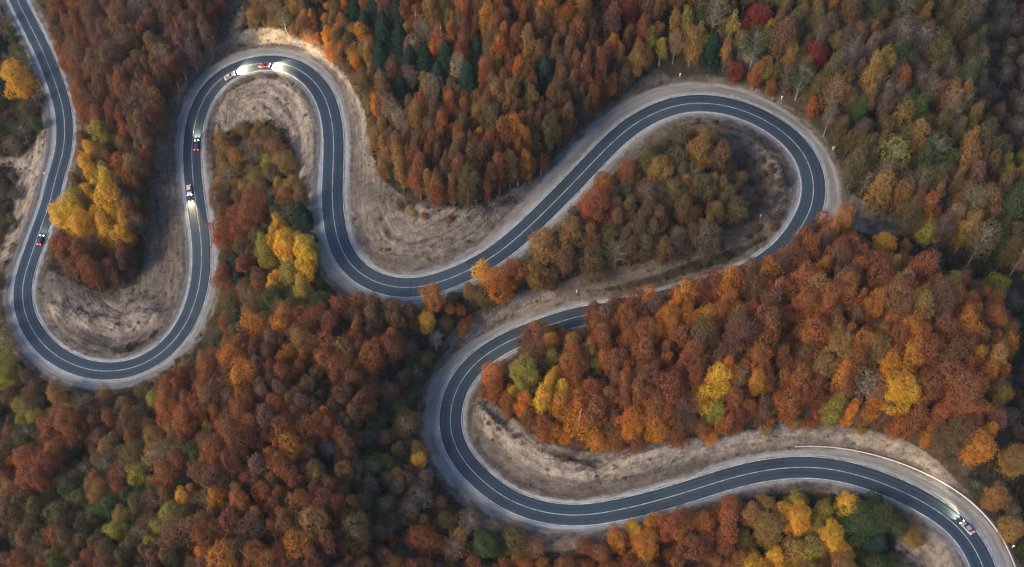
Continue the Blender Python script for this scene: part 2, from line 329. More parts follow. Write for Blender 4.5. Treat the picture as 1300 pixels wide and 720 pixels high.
# a ditch behind the verge
gz -= .45 * np.exp(-((vdist - 1.6) / .9) ** 2)
HZ = gz.reshape(gx.shape)
def height(x, y):
    fx = np.clip(np.asarray(x, float) - HX[0], 0, len(HX) - 1.001); fy = np.clip(np.asarray(y, float) - HY[0], 0, len(HY) - 1.001)
    i, j = fx.astype(int), fy.astype(int); u, v = fx - i, fy - j
    return (HZ[i, j] * (1 - u) + HZ[i + 1, j] * u) * (1 - v) + (HZ[i, j + 1] * (1 - u) + HZ[i + 1, j + 1] * u) * v
def hit(px, py, off=0.0):
    d = ray(px, py); z = np.zeros(np.shape(px))
    for _ in range(24):
        t = (z + off - CAM[2]) / d[..., 2]; p = CAM + d * t[..., None]
        z = .5 * z + .5 * height(p[..., 0], p[..., 1])
    p[..., 2] = z
    return p
# earthworks: scarps cut above the verges
PXY = project(np.stack([gx.ravel(), gy.ravel(), gz], -1))
SCARPS = [([(310,46),(330,40),(365,43),(405,62),(425,80)], 3.2), ([(440,100),(458,128),(466,160),(472,205),(484,232)], 2.4), ([(598,512),(622,540),(660,566),(700,588),(745,600)], 3.4),
          ([(1085,553),(1130,562),(1165,580),(1200,608)], 2.6), ([(64,392),(100,402),(150,412),(195,402)], 2.2), ([(500,262),(560,276),(620,268),(660,246)], 2.2),
          ([(780,590),(850,574),(930,560),(1010,548)], 2.4), ([(960,190),(985,215),(993,250),(980,280)], 2.0), ([(590,425),(640,395),(700,376)], 2.4), ([(276,165),(280,145),(292,128)], 1.6)]
scar = np.zeros(len(gz))
for line, hgt in SCARPS:
    l = np.array(line, float); best = np.full(len(gz), 1e9)
    near = (PXY[:, 0] > l[:, 0].min() - 40) & (PXY[:, 0] < l[:, 0].max() + 40) & (PXY[:, 1] > l[:, 1].min() - 40) & (PXY[:, 1] < l[:, 1].max() + 40)
    q = PXY[near]; b = np.full(len(q), 1e9)
    for i in range(len(l) - 1):
        d = l[i + 1] - l[i]; t = np.clip(((q - l[i]) @ d) / (d @ d), 0, 1); b = np.minimum(b, np.linalg.norm(q - l[i] - t[:, None] * d, axis=1))
    scar[near] += hgt * np.exp(-(b / 9.0) ** 2) * (.6 + .8 * vnoise(gx.ravel()[near], gy.ravel()[near], 5))
gz = gz + scar * sstep(vdist, 1.0, 5.0); HZ = gz.reshape(gx.shape)
PXY = project(np.stack([gx.ravel(), gy.ravel(), gz], -1))
dirt = np.zeros(len(gz)); pale = np.zeros(len(gz)); scrub = np.zeros(len(gz))
for poly, p_, s_ in DIRT:
    a = np.array(poly); near = (PXY[:, 0] > a[:, 0].min() - 30) & (PXY[:, 0] < a[:, 0].max() + 30) & (PXY[:, 1] > a[:, 1].min() - 30) & (PXY[:, 1] < a[:, 1].max() + 30)
    q = PXY[near]; ins = inpoly(q[:, 0], q[:, 1], poly); dd = polydist(q[:, 0], q[:, 1], poly); sgn = np.where(ins, dd, -dd)
    w = sstep(sgn, -9, 7); k = np.where(near)[0]
    dirt[k] = np.maximum(dirt[k], w); pale[k] = np.maximum(pale[k] * (1 - w * .3), w * p_); scrub[k] = np.maximum(scrub[k] * (1 - w * .6), w * s_)
pale = np.clip(pale + np.clip(scar, 0, 3) * .22, 0, 1)
dirt = np.maximum(dirt, sstep(-vdist, -4.0, -1.0) * .75)
DIRTG = dirt.reshape(gx.shape)

def add_attr(me, name, vals, dom='POINT', typ='FLOAT'):
    at = me.attributes.new(name, typ, dom); at.data.foreach_set('color' if 'COLOR' in typ else 'value', np.asarray(vals, np.float32).ravel())
def np_mesh(name, V, Fq, mats=(), matidx=None, smooth_=False):
    me = bpy.data.meshes.new(name); V = np.asarray(V, np.float32); Fq = np.asarray(Fq, np.int32); k = Fq.shape[1]
    me.vertices.add(len(V)); me.vertices.foreach_set('co', V.ravel())
    me.loops.add(Fq.size); me.loops.foreach_set('vertex_index', Fq.ravel())
    me.polygons.add(len(Fq)); me.polygons.foreach_set('loop_start', np.arange(0, Fq.size, k, dtype=np.int32))
    me.polygons.foreach_set('loop_total', np.full(len(Fq), k, np.int32))
    for m_ in mats: me.materials.append(m_)
    if matidx is not None: me.polygons.foreach_set('material_index', np.asarray(matidx, np.int32))
    if smooth_: me.polygons.foreach_set('use_smooth', np.ones(len(Fq), bool))
    me.update(calc_edges=True); me.validate()
    return me
def link(name, me, parent=None, **props):
    o = bpy.data.objects.new(name, me); COL.objects.link(o)
    if parent is not None: o.parent = parent
    for k, v in props.items(): o[k] = v
    return o

# ground: the fine field inside, ever coarser rows out to the horizon
ext = np.array([2, 5, 10, 20, 40, 80, 160, 320, 640, 1300, 2600, 5000.0])
XS = np.concatenate([HX[0] - ext[::-1], HX, HX[-1] + ext]); YS = np.concatenate([HY[0] - ext[::-1], HY, HY[-1] + ext])
ax, ay = np.meshgrid(XS, YS, indexing='ij'); ne = len(ext)
ci = np.clip(np.arange(len(XS)) - ne, 0, len(HX) - 1); cj = np.clip(np.arange(len(YS)) - ne, 0, len(HY) - 1)
az = HZ[np.ix_(ci, cj)].copy()
outd = np.hypot(np.maximum(0, np.abs(ax) - 310), np.maximum(0, np.maximum(50 - ay, ay - 430)))
fade = sstep(outd, 5, 500); az = az * (1 - fade) + (vnoise(ax.ravel(), ay.ravel(), 260).reshape(ax.shape) * 60 - 25) * fade
nx, ny = ax.shape; ids = np.arange(nx * ny).reshape(nx, ny)
Fq = np.stack([ids[:-1, :-1], ids[1:, :-1], ids[1:, 1:], ids[:-1, 1:]], -1).reshape(-1, 4)
gme = np_mesh('ground', np.stack([ax, ay, az], -1).reshape(-1, 3), Fq, [ground_material()], smooth_=True)
def grid_attr(v, out=None):
    g = v.reshape(gx.shape)[np.ix_(ci, cj)].copy()
    if out is not None: g[outd > 0] = out
    return g.ravel()
for nm, v, o_ in (('dirt', dirt, 0), ('pale', pale, 0), ('scrub', scrub, 0), ('verge', vdist, 50), ('edge', rdist - half, 50), ('road_distance', rdist, None), ('road_along', ARC[ridx], None)):
    add_attr(gme, nm, grid_attr(v, o_))
link('ground', gme, kind='structure')

def ribbon(name, offs, dz, m_, kind='structure', i0=0, i1=None, skirt=True):
    """offs: function(k)-> list of offsets from the centre (positive to the left)"""
    i1 = i1 or len(CL); rows = []
    for i in range(i0, i1):
        o = offs(i); row = [(*(CL[i, :2] + NRM[i] * w), CL[i, 2] + dz) for w in o]
        if skirt: row = [(row[0][0], row[0][1], row[0][2] - .35)] + row + [(row[-1][0], row[-1][1], row[-1][2] - .35)]
        rows.append(row)
    R = np.array(rows); a, b, _ = R.shape; id_ = np.arange(a * b).reshape(a, b)
    F_ = np.stack([id_[:-1, :-1], id_[:-1, 1:], id_[1:, 1:], id_[1:, :-1]], -1).reshape(-1, 4)[:, ::-1]
    me = np_mesh(name, R.reshape(-1, 3), F_, [m_])
    add_attr(me, 'across', [(w) for i in range(i0, i1) for w in ([offs(i)[0]] + list(offs(i)) + [offs(i)[-1]] if skirt else offs(i))])
    add_attr(me, 'along', np.repeat(ARC[i0:i1], b))
    return link(name, me, kind=kind)
wob = lambda i, s: .07 * math.sin(i * .9 + s) + .06 * math.sin(i * .37 + 2 * s)
ASPH = asphalt_material(); LINE = line_material()
ribbon('road', lambda i: list(np.linspace(-EX[i, 0] - .22 + wob(i, 1), EX[i, 0] + .22 + wob(i, 2), 9)), 0.0, ASPH)
def lines_mesh():
    o = []
    for c in (lambda i: 0.0, lambda i: EX[i, 0], lambda i: -EX[i, 0]):
        hw = .07 if c(200) == 0 else .085
        o.append(np.array([[(*(CL[i, :2] + NRM[i] * (c(i) + s * hw)), CL[i, 2] + .008) for s in (-1, 1)] for i in range(len(CL))]))
    V, F_ = [], []; k = 0
    for a in o:
        n_ = len(a); V.append(a.reshape(-1, 3)); b = np.arange(n_ - 1) * 2 + k
        F_.append(np.stack([b, b + 2, b + 3, b + 1], -1)); k += n_ * 2
    return np_mesh('road_marking', np.concatenate(V), np.concatenate(F_)[:, ::-1], [LINE])
link('road_marking', lines_mesh(), kind='structure')

# ------------------------------------------------------------------ tree shapes (nominal 16 m tree, crown radius 4 m)
def tube(pts, rad, k=6):
    pts = np.asarray(pts, float); n_ = len(pts); V, F_ = [], []
    for i, p in enumerate(pts):
        d = pts[min(i + 1, n_ - 1)] - pts[max(i - 1, 0)]; d /= np.linalg.norm(d) + 1e-9
        a = np.cross(d, [0, 0, 1.0]) if abs(d[2]) < .9 else np.cross(d, [1.0, 0, 0]); a /= np.linalg.norm(a); b = np.cross(d, a)
        for j in range(k):
            t = 2 * math.pi * j / k; V.append(p + (a * math.cos(t) + b * math.sin(t)) * rad[i])
    for i in range(n_ - 1):
        for j in range(k): F_.append((i * k + j, i * k + (j + 1) % k, (i + 1) * k + (j + 1) % k, (i + 1) * k + j))
    return np.array(V), np.array(F_)
def join(parts):
    V, F_, k = [], [], 0
    for v, f in parts: V.append(v); F_.append(f + k); k += len(v)
    return np.concatenate(V), np.concatenate(F_)
def leaves(P, Nn, size, rng, elong=1.0):
    n_ = len(P); Nn = Nn / (np.linalg.norm(Nn, axis=1)[:, None] + 1e-9)
    r = rng.normal(size=(n_, 3)); a = np.cross(Nn, r); a /= np.linalg.norm(a, axis=1)[:, None] + 1e-9; b = np.cross(Nn, a)
    s = size * rng.uniform(.6, 1.35, n_)[:, None]
    j = lambda: rng.uniform(.6, 1.2, (n_, 1))
    V = np.stack([P - a * s * j() * elong, P - b * s * j(), P + a * s * j() * elong, P + b * s * j()], 1)
    V += Nn[:, None] * rng.uniform(-.25, .25, (n_, 4, 1)) * s[:, None]
    return V.reshape(-1, 3), np.arange(n_ * 4).reshape(-1, 4)
def crown(rng, R=4.0, z0=2.2, z1=16, nl=22, lr=.36, n_=7200, size=.14, top=.2, jit=.5, core=.55, fuzz=.32):
    zc, hz = (z0 + z1) / 2, (z1 - z0) / 2
    C_, r_ = [], []
    for k in range(nl):
        phi_ = k * 2.39996 + rng.uniform(-.5, .5); ct = 1 - 1.85 * (k + .5) / nl + rng.uniform(-.12, .12); ct = max(-1, min(1, ct)); st = math.sqrt(1 - ct * ct)
        q = rng.uniform(.30, .95); taper = 1 - top * max(0, ct) - .18 * max(0, -ct)
        C_.append((math.cos(phi_) * st * R * q * taper, math.sin(phi_) * st * R * q * taper, zc + ct * hz * q)); r_.append(lr * R * rng.uniform(.55, 1.35) * (1 - .35 * top * max(0, ct)))
    m0 = max(3, int(hz / R * 2))
    for k in range(m0): C_.append((0, 0, zc + (k / (m0 - 1) - .5) * hz * 1.2)); r_.append(R * core * (1 - .3 * k / m0))
    C_, r_ = np.array(C_), np.array(r_)
    sk = rng.normal(size=2) * .08; C_[:, 0] += (C_[:, 2] - zc) * sk[0]; C_[:, 1] += (C_[:, 2] - zc) * sk[1]; C_[:, 0] *= rng.uniform(.82, 1.18); C_[:, 1] *= rng.uniform(.82, 1.18)
    P_, N_ = [], []; tot = 0; off = rng.uniform(0, 50)
    while tot < n_:
        m = 2500
        k = rng.choice(len(r_), m, p=r_ ** 2 / (r_ ** 2).sum()); d = rng.normal(size=(m, 3)); d /= np.linalg.norm(d, axis=1)[:, None]
        bump = .16 * np.sin(d[:, 0] * 5 + k + off) * np.cos(d[:, 1] * 5 + k * 2) + .10 * np.sin(d[:, 2] * 9 + k * 3)
        far = (1 + bump) * np.where(rng.random(m) < fuzz, rng.uniform(1.0, 1.35, m), rng.uniform(.78, 1.06, m))
        p = C_[k] + d * (r_[k] * far)[:, None] * np.array([1, 1, 1.35])
        dd = np.linalg.norm((p[:, None] - C_[None]) / np.array([1, 1, 1.35]), axis=2) / r_[None]; dd[np.arange(m), k] = 9
        ok = (dd.min(1) > .78) & ((d[:, 2] > -.7) | (rng.random(m) < .3)) & (p[:, 2] > .3)
        out = (p - np.array([0, 0, zc])) / np.array([R, R, hz])
        P_.append(p[ok]); nn = d[ok] * .5 + out[ok] * .5 + np.array([0, 0, .2]) + rng.normal(size=(ok.sum(), 3)) * jit; N_.append(nn); tot += ok.sum()
    return leaves(np.concatenate(P_)[:n_], np.concatenate(N_)[:n_], size, rng)
def trunk(rng, h=13.5, r=.26, limbs=7, z0=4.5, spread=2.8, lean=.6):
    top = np.array([rng.uniform(-lean, lean), rng.uniform(-lean, lean), h]); ps = [np.array([0, 0, -.8])]
    for t in (.08, .3, .55, .8, 1.0): ps.append(top * t + np.array([rng.uniform(-.12, .12), rng.uniform(-.12, .12), 0]))
    parts = [tube(ps, [r * 1.5, r * 1.1, r * .9, r * .65, r * .4, r * .1])]
    for k in range(limbs):
        t = rng.uniform(z0 / h, .85); a = k * 2.4 + rng.uniform(-.4, .4); s = spread * rng.uniform(.7, 1.1) * (1.15 - t * .7); b = top * t; 
        e = b + np.array([math.cos(a) * s, math.sin(a) * s, s * rng.uniform(.6, 1.1)]); mid = (b + e) / 2 + np.array([0, 0, -.15 * s])
        parts.append(tube([b, mid, e], [r * .42 * (1.2 - t), r * .3 * (1.2 - t), .02], 4))
    return join(parts)
def twigs(rng, h=14, R=3.4, z0=4, n_=70):
    parts = []
    for k in range(n_):
        t = rng.uniform(z0 / h, .97); a = rng.uniform(0, 6.28); s = R * rng.uniform(.55, 1.05) * math.sin(math.pi * min(.98, (t * h - z0) / (h - z0) * .75 + .2))
        b = np.array([0, 0, h * t * .92]); e = b + np.array([math.cos(a) * s, math.sin(a) * s, s * rng.uniform(.5, 1.2)]); m_ = (b + e) / 2 + rng.normal(size=3) * .15
        parts.append(tube([b, m_, e], [.07, .045, .015], 3))
        for q in range(3):
            u = rng.uniform(.35, .95); c = b + (e - b) * u; e2 = c + rng.normal(size=3) * .55 + np.array([math.cos(a) * .5, math.sin(a) * .5, .6]); parts.append(tube([c, e2], [.035, .012], 3))
    return join(parts)
def conifer(rng, h=17, R=3.4, n_=4200):
    P_, N_ = [], []
    tiers = 15
    for k in range(n_):
        t = rng.random() ** .8; tier = int(t * tiers); z = 2.0 + (tier + .5) / tiers * (h - 2.0); rr = R * (1 - (tier + .3) / tiers) ** .7 + .2
        a = rng.uniform(0, 6.28); arm = 1 + .22 * math.sin(a * (6 + tier % 3) + tier * 1.3); q = rng.uniform(.25, 1) ** .6
        P_.append((math.cos(a) * rr * q * arm, math.sin(a) * rr * q * arm, z - q * rr * .45 + rng.uniform(-.15, .15))); N_.append((math.cos(a) * .45, math.sin(a) * .45, .9))
    N_ = np.array(N_) + rng.normal(size=(n_, 3)) * .25
    return leaves(np.array(P_), N_, .19, rng, 1.4)

def variants(fn, k, seed): return [fn(np.random.default_rng(seed + i)) for i in range(k)]
FORMS = {
 'dome':   dict(crown=variants(lambda g: crown(g, nl=int(g.integers(18, 34)), lr=g.uniform(.27, .42), z0=g.uniform(1.2, 2.6), top=g.uniform(0, .45)), 14, 100), trunk=variants(lambda g: trunk(g), 14, 150)),
 'broad':  dict(crown=variants(lambda g: crown(g, nl=int(g.integers(30, 44)), lr=g.uniform(.24, .32), z0=g.uniform(1.2, 2.2), top=g.uniform(.1, .5), n_=15000, size=.095), 4, 120), trunk=variants(lambda g: trunk(g), 4, 170)),
 'tall':   dict(crown=variants(lambda g: crown(g, R=3.1, z0=1.6, z1=16.3, nl=int(g.integers(22, 36)), lr=.36, top=g.uniform(.35, .65), n_=6200), 9, 200), trunk=variants(lambda g: trunk(g, h=14.5, spread=2), 9, 250)),
 'slender':dict(crown=variants(lambda g: crown(g, R=2.5, z0=2.8, z1=17, nl=32, lr=.36, top=.6, n_=3200, jit=.8, core=.35, fuzz=.35), 6, 300), trunk=variants(lambda g: trunk(g, h=16, r=.19, limbs=9, spread=1.7, lean=.9), 6, 350)),
 'sparse': dict(crown=variants(lambda g: crown(g, R=3.4, z0=3, z1=15.5, nl=24, lr=.42, n_=2300, size=.15, jit=1.0, core=.5, top=.4, fuzz=.4), 7, 400), trunk=variants(lambda g: join([trunk(g, h=14, r=.2, spread=2.4), twigs(g)]), 7, 450)),
 'conifer':dict(crown=variants(lambda g: conifer(g), 4, 500), trunk=variants(lambda g: tube([(0, 0, -.8), (0, 0, 6), (0.1, 0, 16.8)], [.3, .2, .03]), 4, 550)),
 'shrub':  dict(crown=variants(lambda g: crown(g, R=1.9, z0=.2, z1=3.3, nl=11, lr=.42, n_=1100, size=.14, jit=.8, core=.5, fuzz=.4), 6, 600), trunk=variants(lambda g: join([tube([(0, 0, -.3), (math.cos(a) * .5, math.sin(a) * .5, 1.1), (math.cos(a) * 1.1, math.sin(a) * 1.1, 2.4)], [.07, .05, .015], 4) for a in g.uniform(0, 6.28, 5)]), 6, 650)),
 'bare':   dict(crown=variants(lambda g: twigs(g, n_=130, R=3.2), 3, 700), trunk=variants(lambda g: trunk(g, h=14, r=.2, spread=2.6, limbs=10), 3, 750)),
}
RAD = dict(broad=4.0, dome=4.0, tall=3.1, slender=2.5, sparse=3.4, conifer=2.9, shrub=1.9, bare=3.2); HT = dict(broad=16, dome=16, tall=16, slender=17, sparse=15.5, conifer=17, shrub=3.3, bare=15)
BARKOF = dict(broad=BARK, dome=BARK, tall=BARK, slender=PALE, sparse=GREYB, conifer=BARK, shrub=BARK, bare=PALE)
HT_ = dict(broad=16, dome=16, tall=16, slender=17, sparse=15.5, conifer=40, shrub=6, bare=15, tuft=9)
MESH = {}
for f_, d_ in FORMS.items():
    for i, (v, q) in enumerate(d_['crown']): MESH[f_, 'crown', i] = np_mesh(f_ + '_crown', v, q, [GREYB if f_ == 'bare' else LEAF]); add_attr(MESH[f_, 'crown', i], 'crown_height', v[q].mean(1)[:, 2] / HT_[f_], 'FACE')
    for i, (v, q) in enumerate(d_['trunk']): MESH[f_, 'trunk', i] = np_mesh(f_ + '_trunk', v, q, [BARKOF[f_]], smooth_=True)

# leaf colours
C = dict(rust=(.39,.132,.045), russet=(.30,.110,.048), mauve=(.195,.102,.070), orange=(.60,.225,.036), gold=(.90,.50,.055), ochre=(.36,.205,.066), olive=(.165,.130,.050),
         green=(.070,.115,.032), lime=(.36,.31,.055), dark=(.030,.062,.042), grey=(.165,.125,.095), crimson=(.29,.042,.036), straw=(.36,.26,.15), brown=(.215,.118,.056))
CNAME = dict(rust='rust-red', russet='russet', mauve='mauve-brown', orange='bright orange', gold='golden-yellow', ochre='ochre', olive='olive', green='green', lime='yellow-green', dark='dark green',
             grey='grey-brown', crimson='crimson', straw='straw-coloured', brown='chestnut-brown')

# ------------------------------------------------------------------ where the trees stand
def near_road_px(p, pad):
    """is the image point over the asphalt or the verge, where the photograph shows them clear?"""
    d = ((CLPX - p) ** 2).sum(1); j = int(d.argmin())
    if hidden(CLPX[j]): return False
    dep = np.linalg.norm(CL[j] - CAM); return math.sqrt(d[j]) < (EX[j, 0] + pad) * F0 / dep
HID = [[(745,372),(822,352),(850,352),(940,322),(985,306),(1012,290),(1050,290),(1050,350),(900,400),(745,425)], [(640,428),(722,404),(722,430),(640,455)], [(640,414),(690,404),(690,430),(640,450)], [(60,205),(85,205),(72,282),(52,275)]]
def hidden(p): return any(inpoly(p[0], p[1], h_) for h_ in HID)
def open_earth(p, depth=4):
    for poly, pl, sc in DIRT:
        if sc < .45 and inpoly(p[0], p[1], poly) and polydist(p[0], p[1], poly) > depth: return True
    return False
HEROPX = []
trees = []                                                   # dicts: x, y, z, form, var, colour, r, h, region, hero
GRID = {}
def spaced(x, y, r, k):
    gi, gj = int(x // 8), int(y // 8)
    for a in (-2, -1, 0, 1, 2):
        for b in (-2, -1, 0, 1, 2):
            for (u, v, q) in GRID.get((gi + a, gj + b), ()):
                if (x - u) ** 2 + (y - v) ** 2 < (k * (r + q)) ** 2: return False
    return True
def put(px, py, form, col, r, h, region, hero=False, k=.72, check=True, label=None):
    """px, py: the middle of the crown as the photograph shows it"""
    if r >= 5.3 and form == 'dome' or hero and r > 6 and form == 'tall': form = 'broad'
    hc = h * (.5 if form == 'shrub' else .60)
    p = hit(np.array(float(px)), np.array(float(py)), hc); x, y, z = map(float, p)
    if not (-300 < x < 300 and 60 < y < 425): return None
    if check:
        if not spaced(x, y, r, k): return None
        pr = r * F0 / np.linalg.norm(p - CAM)
        for (hx, hy, hr, hh, hyb) in HEROPX:
            if py > hy - 4 and (px - hx) ** 2 / ((hr + pr) * .72) ** 2 + ((py - hy) / (hh * .42 + h * .95)) ** 2 < 1: return None
            if (px - hx) ** 2 + (py - hy) ** 2 < (hr * .8 + pr * .3) ** 2: return None
        d, sd_, j, _ = road_query(np.array([[x, y]])); v = EX[j[0], 1] if sd_[0] > 0 else EX[j[0], 2]
        if d[0] < EX[j[0], 0] + v + (1.0 if form == 'shrub' else 1.8): return None
        pts = [(x, y, z + h), (x - r, y, z + hc), (x + r, y, z + hc), (x, y - r * .7, z + hc * .75), (x, y, z + hc)]
        for P3 in pts:
            q = project(np.array(P3))
            if near_road_px(q, .9) or (not region.endswith('scrub') and open_earth(q, 9)): return None
        qb = project(np.array((x, y, z)))
        if open_earth(qb, 6) and form != 'shrub' and not region.endswith('scrub'): return None
    GRID.setdefault((int(x // 8), int(y // 8)), []).append((x, y, r))
    c = np.array(C[col]) * RNG.uniform(.84, 1.16) * np.array([RNG.uniform(.93, 1.07), RNG.uniform(.92, 1.08), RNG.uniform(.9, 1.1)])
    t = dict(x=x, y=y, z=z, px=float(px), py=float(py), form=form, var=int(RNG.integers(len(FORMS[form]['crown']))), col=col, rgb=c, r=r, h=h, region=region, hero=hero, rot=float(RNG.uniform(0, 6.28)), label=label)
    trees.append(t)
    if hero: HEROPX.append((float(px), float(py), r * F0 / float(np.linalg.norm(p - CAM)), h * .75 * 2.6, y))
    return t

